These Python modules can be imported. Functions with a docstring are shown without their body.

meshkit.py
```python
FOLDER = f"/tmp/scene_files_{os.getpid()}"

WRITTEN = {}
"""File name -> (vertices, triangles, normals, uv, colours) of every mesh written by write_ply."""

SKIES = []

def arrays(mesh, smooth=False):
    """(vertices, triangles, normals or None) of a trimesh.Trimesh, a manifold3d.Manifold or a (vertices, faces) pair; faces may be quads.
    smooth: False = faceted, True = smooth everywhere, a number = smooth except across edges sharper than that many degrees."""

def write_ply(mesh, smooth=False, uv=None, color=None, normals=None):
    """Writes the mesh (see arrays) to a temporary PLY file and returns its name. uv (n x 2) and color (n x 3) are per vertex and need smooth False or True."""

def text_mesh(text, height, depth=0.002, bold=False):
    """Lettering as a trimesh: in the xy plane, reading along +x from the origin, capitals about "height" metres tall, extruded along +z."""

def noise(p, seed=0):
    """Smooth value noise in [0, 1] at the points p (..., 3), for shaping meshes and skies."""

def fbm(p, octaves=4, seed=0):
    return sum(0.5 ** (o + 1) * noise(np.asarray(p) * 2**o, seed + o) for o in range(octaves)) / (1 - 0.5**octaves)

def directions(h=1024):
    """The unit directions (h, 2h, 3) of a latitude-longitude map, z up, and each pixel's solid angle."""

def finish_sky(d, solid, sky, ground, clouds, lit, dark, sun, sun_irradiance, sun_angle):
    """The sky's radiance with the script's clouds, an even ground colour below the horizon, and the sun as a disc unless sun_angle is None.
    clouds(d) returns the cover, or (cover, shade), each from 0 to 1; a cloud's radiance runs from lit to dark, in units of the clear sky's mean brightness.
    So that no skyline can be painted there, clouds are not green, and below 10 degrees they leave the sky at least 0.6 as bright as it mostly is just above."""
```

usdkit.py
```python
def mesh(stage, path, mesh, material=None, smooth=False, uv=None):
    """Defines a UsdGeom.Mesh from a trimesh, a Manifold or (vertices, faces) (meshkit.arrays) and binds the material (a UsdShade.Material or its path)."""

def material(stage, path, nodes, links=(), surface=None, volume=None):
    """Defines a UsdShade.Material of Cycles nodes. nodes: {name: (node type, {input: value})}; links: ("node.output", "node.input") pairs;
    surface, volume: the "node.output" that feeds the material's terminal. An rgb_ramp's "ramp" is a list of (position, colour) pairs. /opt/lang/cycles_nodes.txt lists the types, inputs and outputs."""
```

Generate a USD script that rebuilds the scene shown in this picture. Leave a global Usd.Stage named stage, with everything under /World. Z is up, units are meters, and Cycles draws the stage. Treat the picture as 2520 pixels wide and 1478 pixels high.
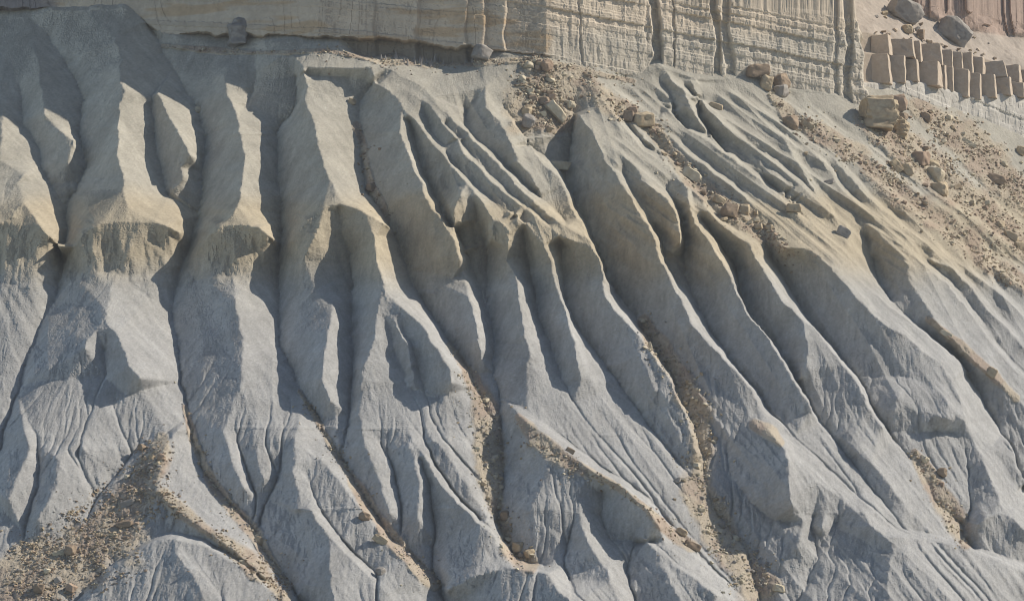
import math, random
import numpy as np, trimesh, usdkit, meshkit
from scipy import ndimage, sparse
from scipy.sparse.linalg import spsolve
from scipy.spatial import ConvexHull
from scipy.interpolate import LinearNDInterpolator
from pxr import Usd, UsdGeom, UsdLux, UsdShade, Gf, Sdf, Vt

# ------------------------------------------------------------------ camera, sky, sun, exposure
stage = Usd.Stage.CreateInMemory()
UsdGeom.SetStageUpAxis(stage, UsdGeom.Tokens.z)
UsdGeom.SetStageMetersPerUnit(stage, 1.0)
world = UsdGeom.Xform.Define(stage, '/World')
stage.SetDefaultPrim(world.GetPrim())
UsdGeom.Scope.Define(stage, '/World/Looks')

CAM_D, PITCH, WIDE = 500.0, math.radians(4.0), 126.0           # distance to the slope, upward tilt, metres across the picture at y = 0
CAM = np.array([0.0, -CAM_D, -CAM_D * math.tan(PITCH)])
AXIS = CAM_D / math.cos(PITCH)
SUN_EL, SUN_AZ = math.radians(38.0), math.radians(80.0)          # azimuth from +y towards +x
SUN = np.array([math.sin(SUN_AZ) * math.cos(SUN_EL), math.cos(SUN_AZ) * math.cos(SUN_EL), math.sin(SUN_EL)])
SKY_STRENGTH, SUN_INTENSITY, EXPOSURE = 0.075, 1.14, 0.85

HAZE = 0.00006

cam = UsdGeom.Camera.Define(stage, '/World/camera')
cam.AddTranslateOp().Set(Gf.Vec3d(*CAM))
cam.AddRotateXOp().Set(90 + math.degrees(PITCH))
cam.CreateHorizontalApertureAttr(36.0)
cam.CreateVerticalApertureAttr(36.0 * 600 / 1024)
cam.CreateFocalLengthAttr(36.0 * AXIS / WIDE)
cam.CreateClippingRangeAttr(Gf.Vec2f(1, 10000))
cam.CreateExposureAttr(EXPOSURE)

sun = UsdLux.DistantLight.Define(stage, '/World/sun')
sun.CreateIntensityAttr(SUN_INTENSITY)
sun.CreateAngleAttr(0.53)
sun.CreateNormalizeAttr(True) if hasattr(sun, 'CreateNormalizeAttr') else None
sun.CreateColorAttr(Gf.Vec3f(1.0, 0.93, 0.82))
sun.AddRotateZOp().Set(-math.degrees(SUN_AZ))
sun.AddRotateXOp().Set(-(90 - math.degrees(SUN_EL)))
sky_mat = usdkit.material(stage, '/World/Looks/sky_look', {
    'sky': ('sky_texture', {'sky_type': 'single_scattering', 'sun_disc': False, 'sun_elevation': SUN_EL, 'sun_rotation': SUN_AZ, 'altitude': 1500.0}),
    'bg': ('background_shader', {'strength': SKY_STRENGTH})}, [('sky.color', 'bg.color')], surface='bg.background')
dome = UsdLux.DomeLight.Define(stage, '/World/sky')
UsdShade.MaterialBindingAPI.Apply(dome.GetPrim()).Bind(sky_mat)
dome.GetPrim().SetCustomDataByKey('label', 'clear daylight sky above the badlands')
dome.GetPrim().SetCustomDataByKey('category', 'sky')
dome.GetPrim().SetCustomDataByKey('kind', 'structure')

# ------------------------------------------------------------------ helpers
def say(prim, label=None, cat=None, group=None, kind=None):
    p = prim.GetPrim() if hasattr(prim, 'GetPrim') else prim
    for k, v in (('label', label), ('category', cat), ('group', group), ('kind', kind)):
        if v:
            p.SetCustomDataByKey(k, v)
    return p

_used = {}
def path_of(name, parent='/World'):
    k = (str(parent), name)
    n = _used.get(k, 0)
    _used[k] = n + 1
    return f'{parent}/{name}' + (f'_{n:03d}' if n else '')

F_Y = np.array([0, math.cos(PITCH), math.sin(PITCH)])
F_UP = np.array([0, -math.sin(PITCH), math.cos(PITCH)])
def ray(u, v):
    """Direction of sight (scaled to 1 m of y) towards a picture point, in units of the 2520 x 1478 picture."""
    u, v = np.asarray(u, float), np.asarray(v, float)
    k = WIDE / AXIS / 2520
    d = F_Y + (739 - v)[..., None] * k * F_UP
    d = d + ((u - 1260) * k)[..., None] * np.array([1.0, 0, 0])
    return d / d[..., 1:2]
def at(u, v, y):
    """The world point on depth y that a picture point shows."""
    return CAM + ray(u, v) * (np.asarray(y, float) + CAM_D)[..., None]

def grain(shape, cell, seed, order=3, aspect=(1.0, 1.0)):
    """Smooth noise on a grid, about -1..1, features of `cell` grid steps."""
    rng = np.random.default_rng(seed)
    h, w = shape
    a = rng.uniform(-1, 1, (int(h / (cell * aspect[0])) + 4, int(w / (cell * aspect[1])) + 4))
    yy = np.arange(h) / (cell * aspect[0]) + 1
    xx = np.arange(w) / (cell * aspect[1]) + 1
    return ndimage.map_coordinates(a, np.meshgrid(yy, xx, indexing='ij'), order=order, mode='nearest')
def cloud(shape, cell, seed, octaves=4, gain=0.5, aspect=(1.0, 1.0)):
    out, amp, tot = 0, 1.0, 0
    for o in range(octaves):
        c = cell / 2 ** o
        if c < 1.2: break
        out = out + amp * grain(shape, c, seed + o, 3 if c > 6 else 1, aspect)
        tot += amp
        amp *= gain
    return out / tot

def lerp(a, b, t): return a + (b - a) * t[..., None]
def smooth(x, a, b):
    t = np.clip((x - a) / (b - a), 0, 1); return t * t * (3 - 2 * t)

# ------------------------------------------------------------------ the lie of the land
# plan of the cliff foot: (picture column, depth)
PLAN_U = np.array([-400, 300, 780, 1345, 1400, 2150, 2900.]); PLAN_Y = np.array([69, 56, 43.5, 48, 50.5, 80, 112.])
PLAN_X = (PLAN_U - 1260) / 2520 * WIDE * (PLAN_Y + CAM_D) / CAM_D
def cliff_plan(x): return np.interp(x, PLAN_X, PLAN_Y)
FOOT = np.array([(-400, 60), (-100, 55), (300, 28), (370, 60), (400, 95), (560, 113), (800, 116), (940, 132), (1180, 140), (1345, 142), (1440, 162), (1560, 187), (1640, 172), (1700, 190),
                 (1760, 205), (1810, 195), (1860, 190), (1900, 215), (2080, 245), (2150, 262), (2330, 360), (2520, 480), (2900, 720)], float)
fy = np.interp(FOOT[:, 0], PLAN_U, PLAN_Y)
FOOT3 = at(FOOT[:, 0], FOOT[:, 1], fy)
GX0, GX1, GZ0, GZ1 = -86.0, 90.0, -46.0, 46.0
def step_grid(h):
    return np.arange(GX0, GX1 + h / 2, h), np.arange(GZ0, GZ1 + h / 2, h)
_xs = np.arange(GX0 - 60, GX1 + 60, 0.5)
_plan_s = [ndimage.gaussian_filter1d(cliff_plan(_xs), s / 0.5, mode='nearest') for s in (4.0, 22.0)]
_turn = 0.55                                                       # how far the talus follows the turn of the cliff lower down
_foot_s = ndimage.gaussian_filter1d(np.interp(_xs, FOOT3[:, 0], FOOT3[:, 2]), 5.0 / 0.5, mode='nearest')
def base(x, z):
    zb = np.interp(x, _xs, _foot_s)
    a, b = np.interp(x, _xs, _plan_s[0]), np.interp(x, _xs, _plan_s[1])
    b = 46 + (b - 46) * 0.8
    t = np.clip((zb - z) / 45.0, 0, 1)
    return a * (1 - t) + b * t + (z - zb) * 1.33
def amp_of(x): return np.interp(x, [-70, -20, 10, 35, 70], [1.25, 1.35, 1.55, 1.65, 1.6])

# crests and gullies as seen on the slope: picture x, picture y [, metres the ground stands out from (+) or sinks behind (-) the mean slope]; ~ = a gully follows close behind the crest
LINES = '''
300,60,1 290,110,1.5 300,160,2 305,215,2.6 310,225,3 295,260,3 290,300 295,345 285,380,3 300,420 302,450 310,490,3.5 318,512,4
185,605,1 215,570,3 250,550,4.2 300,545,4.6 340,547,4.6 372,542,4.4 410,557,3.8 437,570,2.5
195,690,-1.2 220,670,-.3 285,672,-.2 330,700,-.5 370,735,-1.5 402,690,-1.4 432,650,-1.8
285,672,-.2 275,705,.8 258,783,2 290,830,2.3 300,855,2.6 325,900,3 345,930,3.2
258,783,2 235,815,1.6 208,858,1.6
350,960,-.5 300,985,-.7 250,1000,-.5
258,860,-.6 262,930,-.9
387,230,1.5 420,300,2 450,340,2.5 470,385,3
440,400,1 452,440,.5 418,472,-1
375,240,-.5 378,330,-1.5 392,410,-2 415,480,-2.5
120,90,-1 165,160,-2 200,235,-2.5 192,320,-3 210,400,-3 190,460,-3.5 163,500,-4.5 158,575 155,665,-5 130,739,-4.6 82,839,-4 65,889 30,989,-3.5 10,1059 0,1090 -40,1180,-3
50,215,-1 55,300,-1.5 70,320 102,370,-2 100,400 125,465,-3 160,505,-4
5,260,1 8,320,2 0,420,2 -10,500,3
-20,560,3.5 30,535,3.8 60,500,3.3 100,560,3.6 142,605,2.2
-20,690,-.8 70,705,-1 120,670,-1.6
85,120,.5 100,170,.8 105,250,.8 110,283,1.2
145,320,.8 185,345,.8 165,400,-.5
60,430,2 30,470,2.5
370,60,-1 400,130,-1.5 440,200,-2 458,225 490,280,-2.5 503,345,-3 495,475,-3.5 485,540,-4 465,615,-4.5 440,665 428,739,-4.5 422,800,-4 437,880,-3 450,950 460,1010,-2.5 475,1080 492,1130 530,1200,-2.5 590,1260 630,1310,-2.5 645,1345 700,1420 720,1450,-3 760,1500,-3
570,155,.5 548,185,1 560,230,1 580,265,1.5 590,320,2.5 600,350 600,400 595,450 587,500,3.3 575,525,3.8
490,612,.5 515,578,2.8 545,557,4.2 600,554,4.6 640,560,4.2 673,587,2.5
480,690,-2 520,680,-.6 570,678,-.2 610,690,-.8 645,660,-1.5 668,640,-2
570,676,-.2 580,740,1 590,800,1.2 598,850,1 595,900,.7 590,960,.3
630,180,-.5 622,230,-1.5 600,262,-1
730,190,-1 737,250,-1.5 702,295,-2.5 685,325,-3 682,410,-3.3 694,495,-3.8 691,575,-4.8 685,620 688,700,-5 685,764,-4.5 690,850,-3.8 720,904,-3 745,969 775,1009,-2.5 795,1059 830,1109,-2.2 855,1154 895,1224,-2.2 930,1269 950,1309 1000,1354 1055,1399,-2.5 1085,1439 1110,1500,-2.5
830,110,1 760,140,1 690,140,1 650,165,.5
830,110,1 880,140,1.2 935,160,1.5 990,190,1.5 1040,215,1.5
745,165,1.8 800,168,2 850,170,2 915,165,2
745,185,.4 800,188,.5 850,190,.3 905,195,.2
745,170,2 757,215,1.6 748,245,2 770,290,3 785,340 792,390 808,430,3.5 825,462,3.7 826,480,4.2
720,590,.8 760,540,3 800,508,4.4 840,503,4.5 880,512,4.5 920,535,4.3 958,553,3.4
800,508,4.4 785,560,3.4 760,610,2.4 740,650,1
905,540,4.4 918,580,4.3 930,650,3.8 945,690,3.2 950,739,2.7
740,700,-1.2 790,720,-.8
820,745,0 812,800,1 805,840,1.2 800,874,1.5 795,939,1.5 812,985,.5
835,512,2.5 845,565,1 860,620,-1.5 865,700,-3.2 868,800,-3.2 870,880,-3 862,989,-2.3 855,1060,-1.8 850,1099,-1.5
945,690,3 935,754,2.5 925,789,2.5 917,834,2 905,870,1.8 893,910,1.5 885,960,.5
950,725,2.5 990,754,3 1030,794,3.3 1080,864,3.3 1105,904,3.3 1112,940,2.8
1020,960,-1 1060,975,-.6 1105,968,.2
960,800,1.5 975,864,.2 990,909,-.3 1000,949,-.6
985,785,2 1012,840,.5 1027,910,-.8 1050,960,-.9
972,790,2.3 1003,850,1.8 1010,900,.9 1018,950,-.3
925,200,-.5 885,250,-1.5 880,310,-2 885,350,-2.5 890,410 902,465,-3 930,505,-3 952,540,-3.5 972,580,-4.5 990,625 1010,685,-5 1040,740,-5 1090,815,-4.5 1125,864,-4 1150,905,-3.5 1175,960,-3 1200,1010 1237,1050,-3.5 1240,1100 1240,1190,-3.5 1223,1265 1240,1330,-3.5 1265,1365,-3 1300,1385,-2.5 1340,1390,-1.5
1175,1000,-1.8 1190,1100,-2 1195,1200,-1.8 1205,1260,-2
915,165,2 930,205,2 975,240,2 985,262,2 988,295 980,325 990,345,2.3 1003,372 1020,410 1040,450 1045,480,3 1065,515 1090,550 1125,595,3.5 1131,640,3
1135,668,-.8 1100,700,-1 1060,720,-2.4
1140,675,-1 1155,730,.5 1165,760,1 1172,800,1.2 1178,840,.8 1182,880,-.8
975,240,2 1012,285,2.3 1030,305,2.5 1072,362 1112,412,3 1150,452,3.5
1010,300,.5 1025,340,-.5 1030,400,-1 1062,460,-1.8 1090,520,-1.4 1108,548,-1.6
1060,370,1.8 1062,430,0
1090,400,2 1080,460,.3
1120,430,2.3 1108,490,.5
1150,452,3.5 1125,495,4 1115,535,3.8 1125,580,2.5 1145,615,-.5
1150,452,3.5 1190,500,4.3 1210,540,4.5 1240,552,4.7 1255,570,4.6
1215,545,4.5 1205,590,2.8
1245,560,4.6 1250,600,3 1248,640,.5
1172,505,2.5 1182,560,0 1196,600,-1.5 1200,645,-3 1200,739,-4 1210,790,-4
1108,548,-1.6 1142,612,-2.4 1162,655,-3.2 1190,739,-4.2 1212,800,-4 1217,845,-3.8 1210,914,-3 1225,960 1237,1040,-3.3
1000,225,1.5 1030,240,2 1055,260 1120,335,3 1160,395,3.2 1205,445,3.5 1260,488,3.8 1300,520,4 1340,552,4.2 1385,585,4.5 1430,600,4.5
1040,215,1.5 1085,270,2 1130,310,2.5 1180,360,3 1210,390,3 1260,442,3.2 1290,476 1350,530,4 1405,566,4.5 1450,585,5 1462,608,5 1485,665,3.5
1095,310,1.2 1150,370,1.7 1200,425,1.9 1250,470,2.1 1300,508,2.4 1350,550,3
1050,280,1 1075,345,1.1 1115,400,1.3 1160,445,1.7 1210,490,2.2 1260,530,2.9 1290,548,3.4
1255,520,4.6 1300,560,4.3 1335,600,4 1355,640,3.3 1368,700,2.5 1392,765,2.3 1415,850,2 1425,897,1.5 1430,930,.3
1290,575,1.5 1300,640,-1 1312,720,-2.5 1335,804,-2 1355,854,-1.8 1375,904,-1.6 1410,984,-1 1435,1039,-.8 1470,1090,-.6 1560,1185,-.4 1650,1280,-.6
1245,640,1 1268,680,1.2 1278,730,1.8 1282,780,2 1290,829,1.8 1302,859,1.5 1295,900,.5
1485,665,3.5 1490,730,2.5 1535,789,2.2 1575,824,2 1605,869,2 1640,914,1.8 1665,959,1.5 1672,990,1 1695,1039,.3 1715,1110,-.5
1575,870,1.5 1590,905,1.5 1610,960,.8
1380,600,1 1385,680,-1.5 1390,739,-2.5 1410,789,-2.8 1460,854,-2.8 1505,914,-2.5 1540,964,-2.2 1575,1009,-2 1600,1049,-1.8 1635,1089,-1.6 1665,1130,-1.8 1700,1170,-2.3 1732,1192,-3
1195,215,1 1195,265,1.5 1235,300,2 1255,350,2.3 1275,400,2.3
1260,300,1 1300,345,.5 1330,395,1.5 1370,434,2 1395,469,2 1412,520,2 1440,565,2
1270,400,2 1310,430,2.3 1330,480,1.5
1150,270,-1 1140,305,-1 1165,335,-.5 1225,385,0 1290,450,.3 1340,495,.5 1390,545,1
1240,260,-1 1280,320,-2 1300,360,-2 1340,385,-2 1375,410,-3
1410,240,-1 1412,290,-2 1405,380,-3.5 1390,440,-4 1415,495,-4 1452,575,-4.5 1475,625 1492,680,-5 1525,725,-5 1560,775,-4.5 1600,840,-4 1650,920,-3.8 1680,985,-3.3 1710,1055,-3 1727,1119 1737,1189,-3 1760,1254,-3 1800,1304,-2.8 1840,1354,-2.8 1860,1429,-3 1880,1500,-3
1425,285,1.5 1440,310,2.5 1460,335,2.8 1470,352,3 1500,410,3.3 1540,470,3.5 1557,500,3.7 1580,530,4.2 1605,575,4.3 1622,625,4 1642,672,3.5 1662,715,3 1678,745,2.8 1705,800,2.5 1738,840,2.2 1768,868,2 1800,900,1.8 1855,964,1.3 1890,1029,.6 1950,1090,0
1460,320,2.5 1495,348,2.8 1532,382,3 1570,425,3.2 1587,452,3.3 1640,490,3.4 1660,520,3.4 1673,552,3.3 1674,595,2.5
1535,430,1.8 1570,500,1 1600,540,0 1628,590,-1.2 1638,645,-2 1672,700,-2.5
1640,470,1 1665,505,.5 1680,545,-1 1686,610,-2.5 1690,680,-3.5 1700,715,-3.5 1725,770,-3 1765,840,-2.8 1795,880,-2.8 1835,925,-2.5 1875,980,-2.2 1905,1025,-1.6 1955,1085,-.8 2005,1128,-.2 2065,1172,.1 2115,1215,.2
~ 1470,225,.8 1508,285,1.5 1577,370,2 1640,402,2.3 1690,467,3 1702,520,3.3 1707,550,3.6 1740,585,4 1762,625,4 1787,670,3.5 1802,700,3.2 1828,745,2.8 1838,772,2.5 1880,816,2.2 1892,838,2 1935,904,1.8 1957,948,1.5 2000,1010,.8
1735,540,1 1755,575,.3 1790,620,-1.5 1812,665,-2.5 1818,720,-3 1850,785,-2.8 1900,840,-2.5 1940,890,-2.3 1975,960,-2 2020,1035,-1.8 2055,1079,-1.4 2090,1119,-1 2125,1170,-.6 2190,1250,-.2
~ 1558,310,1 1610,365,1.5 1675,437,2 1720,485,2.3 1750,530,3 1800,575,3.6 1842,602,4 1857,640,3.8 1890,685,3.3 1925,739,3 1970,784,2.7 1980,815,2.4 1987,850,2 1985,890,1.3 1970,930,.2
1970,784,2.7 2005,804,2.5 2045,859,2.3 2085,909,2 2115,949,1.8 2135,1000,1.2 2170,1050,.8
1850,560,1.5 1885,600,.5 1905,640,-1.5 1940,700,-2.5 1975,760,-3 2020,815,-3 2060,868,-2.8 2105,920,-2.6 2135,960,-2.4 2150,1010,-2.2 2195,1070,-2 2230,1109,-1.8 2265,1149,-1.7 2285,1189,-1.7 2300,1229,-1.8 2340,1264,-2 2365,1294,-2 2378,1330,-2 2395,1350,-1.6
1900,560,2 1915,600,3 1930,610,3.8 1990,612,4.2 2035,650,4.2 2062,678,4 2110,739,3.8 2150,774,3.6 2185,804,3.5 2235,829,3.3 2270,864,3.2 2320,894,3 2335,929,2.8 2360,974,2.6 2370,1020,2.3 2375,1045,1.5
2320,960,1.8 2330,1000,2.2 2335,1030,2.2 2300,1020,1.5
2250,1065,-1.2 2310,1060,-.8 2350,1062,-.2
2222,925,.2 2215,960,.8 2200,1010,.2
2165,735,2 2218,777,2 2253,803,1.9 2288,832,1.7 2325,860,1.3 2358,888,.7 2385,915,-.3
2160,700,0 2215,760,-.5 2260,800,-.8 2310,840,-1 2360,885,-1.3 2400,945,-1.8 2440,1010,-2 2465,1065,-2.3 2490,1090 2505,1150,-2 2530,1210,-2
2130,545,2 2170,582,3 2200,605,3.4 2225,635,3.3 2240,680,2.5
~ 2200,605,3.4 2260,640,3.3 2290,665,3 2330,700,2.8 2390,770,2.3 2430,830,2 2475,889,1.5 2530,945,1.2
2235,690,2 2310,800,2.2 2340,834,2 2385,879,1.8 2440,924,1.6 2515,994,1.2 2560,1040,1
2105,560,1 2140,595,0 2152,640,-1 2160,690,-1.5 2190,740,-1.2
~ 2290,640,2.8 2340,660,3 2400,720,2.6 2450,780,2.2 2530,870,1.8
~ 2350,640,2 2420,690,2.4 2480,740,2.2 2560,820,2
~ 1610,318,1 1643,334,1.3 1711,398,1.8 1770,440,2 1822,480,2.2 1904,550,2.5
~ 1640,265,1 1692,321,1.5 1750,351,1.8 1773,377,2 1839,416,2.3 1891,462,2.4 1933,501,2.6 2000,570,3
1640,178,.6 1655,200,1 1685,225,1.3 1692,245,1.7 1705,275,2 1734,311,2 1765,355,1.5
1622,195,-.2 1640,215,-.6 1655,250,-1 1662,280,-1 1690,318,-.5
1680,200,-.2 1700,222,-.6 1715,250,-1 1722,282,-1.2 1757,334,-1.2 1785,375,-.8
1610,213,-.3 1616,243,-.6 1643,265,-.4
~ 1700,200,.5 1734,262,1.3 1773,301,1.8 1806,331,1.9 1839,354,2.1 1871,380,2.3 1920,412,2.6 1980,470,2.8 2050,530,3
1803,334,1.8 1839,370,1.9 1904,439,2.2 1933,475,2.4 1985,530,2.7 2030,590,3
1825,335,.5 1860,362,.5 1910,390,.6
1850,250,.6 1895,300,.6 1950,350,.8
~ 1925,340,1.5 1945,375,2 2010,480,2.4 2055,540,2.6 2090,585,2.8
~ 2000,375,1.3 2045,430,1.6 2100,500,2 2180,560,2.6
~ 2050,390,1 2100,450,1.4 2170,518,1.8 2290,610,2.4
~ 2130,430,.8 2230,510,1.2 2330,590,1.6 2430,650,1.8 2540,730,2
~ 2220,420,.6 2330,500,1 2420,560,1.2 2540,640,1.3
440,1055,.5 400,1110,1 395,1160,1.2 385,1205,1.5 430,1245,1.6 500,1300,1.5 580,1355,1.2 650,1420,.8
410,1060,-.3 345,1090,-.8 285,1160,-1.3 235,1220 190,1285,-1.6 120,1335,-2 65,1380,-2
140,1125,.8 150,1142,1 143,1190,.8 118,1238,.8 90,1280,.5
90,1070,-.8 93,1190,-1.2 62,1290,-1.6 65,1380,-2
60,1060,.5 75,1100,.8 45,1170,.6 20,1230,.3
195,1085,.5 208,1105,.8 190,1115,.2
205,1490,.5 280,1404,1.5 350,1349,2 415,1324,2.5 432,1326,2.8 441,1360,3.2 450,1385,3.4 480,1419,3.6 500,1460,3.8 510,1500,4
432,1326,2.8 500,1340,2.4 560,1375,2 610,1400,1.6 650,1435,1.2 720,1490,.8
180,1480,-1.5 270,1390,-.8 350,1335,-.5 420,1308,-.3 500,1325,-.2 570,1362,-.3 640,1415,-.8 700,1470,-1.2
735,1049,.3 725,1110,1 722,1160,1 740,1210,.8
700,1110,-.3 690,1154,-1 665,1210 640,1262,-1.8 632,1300,-2.4
550,1060,.3 570,1130,.3 600,1200,0
575,1060,-.3 600,1140,-.8 630,1220,-1.5
625,1060,.3 635,1120,.3 650,1180,0
750,1165,.3 770,1219,.1 800,1272,0 830,1322,0 880,1370,-.2 920,1400,-.5
790,1130,.8 850,1200,.8 900,1270,.6 960,1340,.4 1030,1420,.2
735,1249,1 768,1253,1.6 782,1284,1.8 812,1316,1.8 838,1346,1.7 872,1376,1.4 912,1416,1.2 952,1460,1
690,1330,-.8 720,1290,-.3 735,1262,0
815,1340,1.7 808,1390,2 815,1440,2.2 825,1490,2.4
760,1380,-.5 735,1450,-1.2 720,1490,-1.5
880,1020,.2 890,1050,.6 905,1110,.6 940,1200,.3 960,1260,0
930,1080,-.3 955,1110,-.6 972,1180,-1 985,1230,-1.3 990,1300,-1.5
1040,1130,0 1058,1190,-.6 1065,1250,-1.2 1068,1310,-1.6 1063,1390,-2
1000,1060,.6 1008,1100,1 1025,1150,.9 1035,1220,.5 1030,1280,.1
1012,1075,1 1040,1120,1.2 1065,1165,1.4 1110,1220,1.5 1150,1255,1.6 1185,1292,1.5 1222,1326,1.3 1250,1368,1
1045,1049,-.2 1058,1124,.3 1092,1176,.2 1132,1230,0 1180,1280,-.3
1065,1083,.9 1085,1095,1 1120,1150,.8 1160,1210,.6 1210,1290,.3
1100,1450,.5 1150,1425,1.2 1200,1405,1.8 1260,1396,2.2 1310,1402,2.8 1345,1408,3 1362,1440,3.4 1400,1475,3.6 1420,1500,3.8
1430,1294,1 1450,1339,1.3 1482,1389,1.6 1507,1434,1.9 1530,1490,2.2
1400,1330,-.8 1385,1390,-.5 1400,1425,-.3
1455,1314,.2 1505,1369,0 1527,1399,0 1555,1459,-.2 1570,1495,-.3
1580,1324,1 1620,1359,1.3 1655,1389,1.5 1710,1424,1.8 1765,1465,2
1560,1340,-.3 1545,1400,-.5 1550,1440,-.3
1632,1395,1.4 1655,1440,1.6 1680,1490,1.8
1270,1010,.3 1300,1040,1.5 1350,1075,2 1395,1110,2.3 1455,1155,2.9 1495,1180,3.5 1535,1199,3.7 1570,1229,3.7 1600,1260,3.4 1617,1290,2.6 1630,1320,.8
1300,1010,-.3 1350,1050,-.5 1420,1100,-.5 1480,1150,-.4 1540,1180,-.5 1600,1230,-.6 1650,1290,-.8 1700,1340,-.8 1760,1400,-1 1800,1440,-1.2
1300,1090,1.3 1350,1140,1.6 1400,1160,1.9 1450,1165,2.2
1440,1170,2 1428,1215,1.2 1425,1260,.6
1355,1140,1.6 1330,1200,.8 1300,1260,0
1485,1215,.3 1478,1270,-.8 1500,1325,-.8 1560,1330,-.6 1610,1335,-.2
1590,1330,.8 1640,1350,.8 1700,1385,.6 1780,1450,.3
1840,1045,.3 1872,1045,1.6 1892,1062,2.8 1912,1086,3.6 1936,1110,4.2 1941,1180,4.2 1947,1240,3.6 1952,1262,1.4
1790,1120,-1.6 1805,1180,-1.8 1850,1235,-1.6 1890,1272,-1.2 1935,1285,-.8
1960,1130,2.2 2020,1190,1.4 2080,1238,.9
2090,1090,.3 2130,1130,.8 2190,1190,.9 2230,1250,.6 2290,1310,.3
2060,1250,.3 2095,1256,1 2126,1261,1.6 2142,1292,2 2177,1319,2.4 2212,1349,2.7 2252,1384,2.9 2307,1439,3.2 2350,1490,3.5
2177,1319,2.4 2240,1322,2.2 2370,1342,1.8 2450,1375,1.6 2540,1415,1.5
2180,1295,.8 2250,1305,.2 2340,1322,-.5 2395,1348,-1 2450,1360,-.5 2530,1390,-.3
2200,1345,2.5 2185,1400,2.4 2180,1450,2.5 2190,1490,2.6
2060,1284,-.4 2015,1354,-1 1995,1399,-1.2 1970,1459,-1.6 1960,1490,-1.8
1972,1262,.4 1978,1300,.6 1960,1350,0
2030,1258,.4 2022,1300,.5
2000,1270,-.5 2005,1340,-1
2140,1340,.9 2150,1400,1
2400,1094,.8 2417,1139,1.3 2440,1189,1.5 2465,1249,1.6 2487,1272,1.8 2525,1309,2
2370,1100,-.3 2385,1170,-.6 2390,1240,-1 2380,1300,-1.6
2405,1290,.6 2425,1272,1.2 2465,1262,1.6
2440,1100,.2 2480,1180,.1 2530,1250,0
2480,1085,.5 2500,1140,1 2540,1200,1.2
'''
def read_lines(text):
    out = []
    for row in text.strip().split('\n'):
        saw = row[0] == '~'
        p = [list(map(float, q.split(','))) for q in row.lstrip('~ ').split()]
        u, v = np.array([q[0] for q in p]), np.array([q[1] for q in p])
        s = np.concatenate([[0], np.cumsum(np.hypot(np.diff(u), np.diff(v)))])
        has = [i for i, q in enumerate(p) if len(q) > 2]
        r = np.interp(s, s[has], [p[i][2] for i in has])
        out.append((u, v, r, s, saw))
    return out

H1 = 0.25
gx, gz = step_grid(H1)
NX, NZ = len(gx), len(gz)
sum_r, cnt = np.zeros((NZ, NX)), np.zeros((NZ, NX))
def pin(x, z, r):
    i, j = np.round((z - GZ0) / H1).astype(int), np.round((x - GX0) / H1).astype(int)
    ok = (i >= 0) & (i < NZ) & (j >= 0) & (j < NX)
    np.add.at(sum_r, (i[ok], j[ok]), r[ok]); np.add.at(cnt, (i[ok], j[ok]), 1)
wob = np.random.default_rng(5)
pts = []
def lay(uu, vv, rr):
    rr = rr * (1 + 0.4 * smooth(vv, 1210, 1300) * (uu > 1000))
    y = np.zeros(len(uu))
    for _ in range(8):
        p = at(uu, vv, y)
        a = amp_of(p[:, 0]) * rr
        y = base(p[:, 0], p[:, 2]) - a
    p = at(uu, vv, y)
    pin(p[:, 0], p[:, 2], a)
    pts.append(np.stack([p[:, 0], p[:, 2], a], 1))
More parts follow.
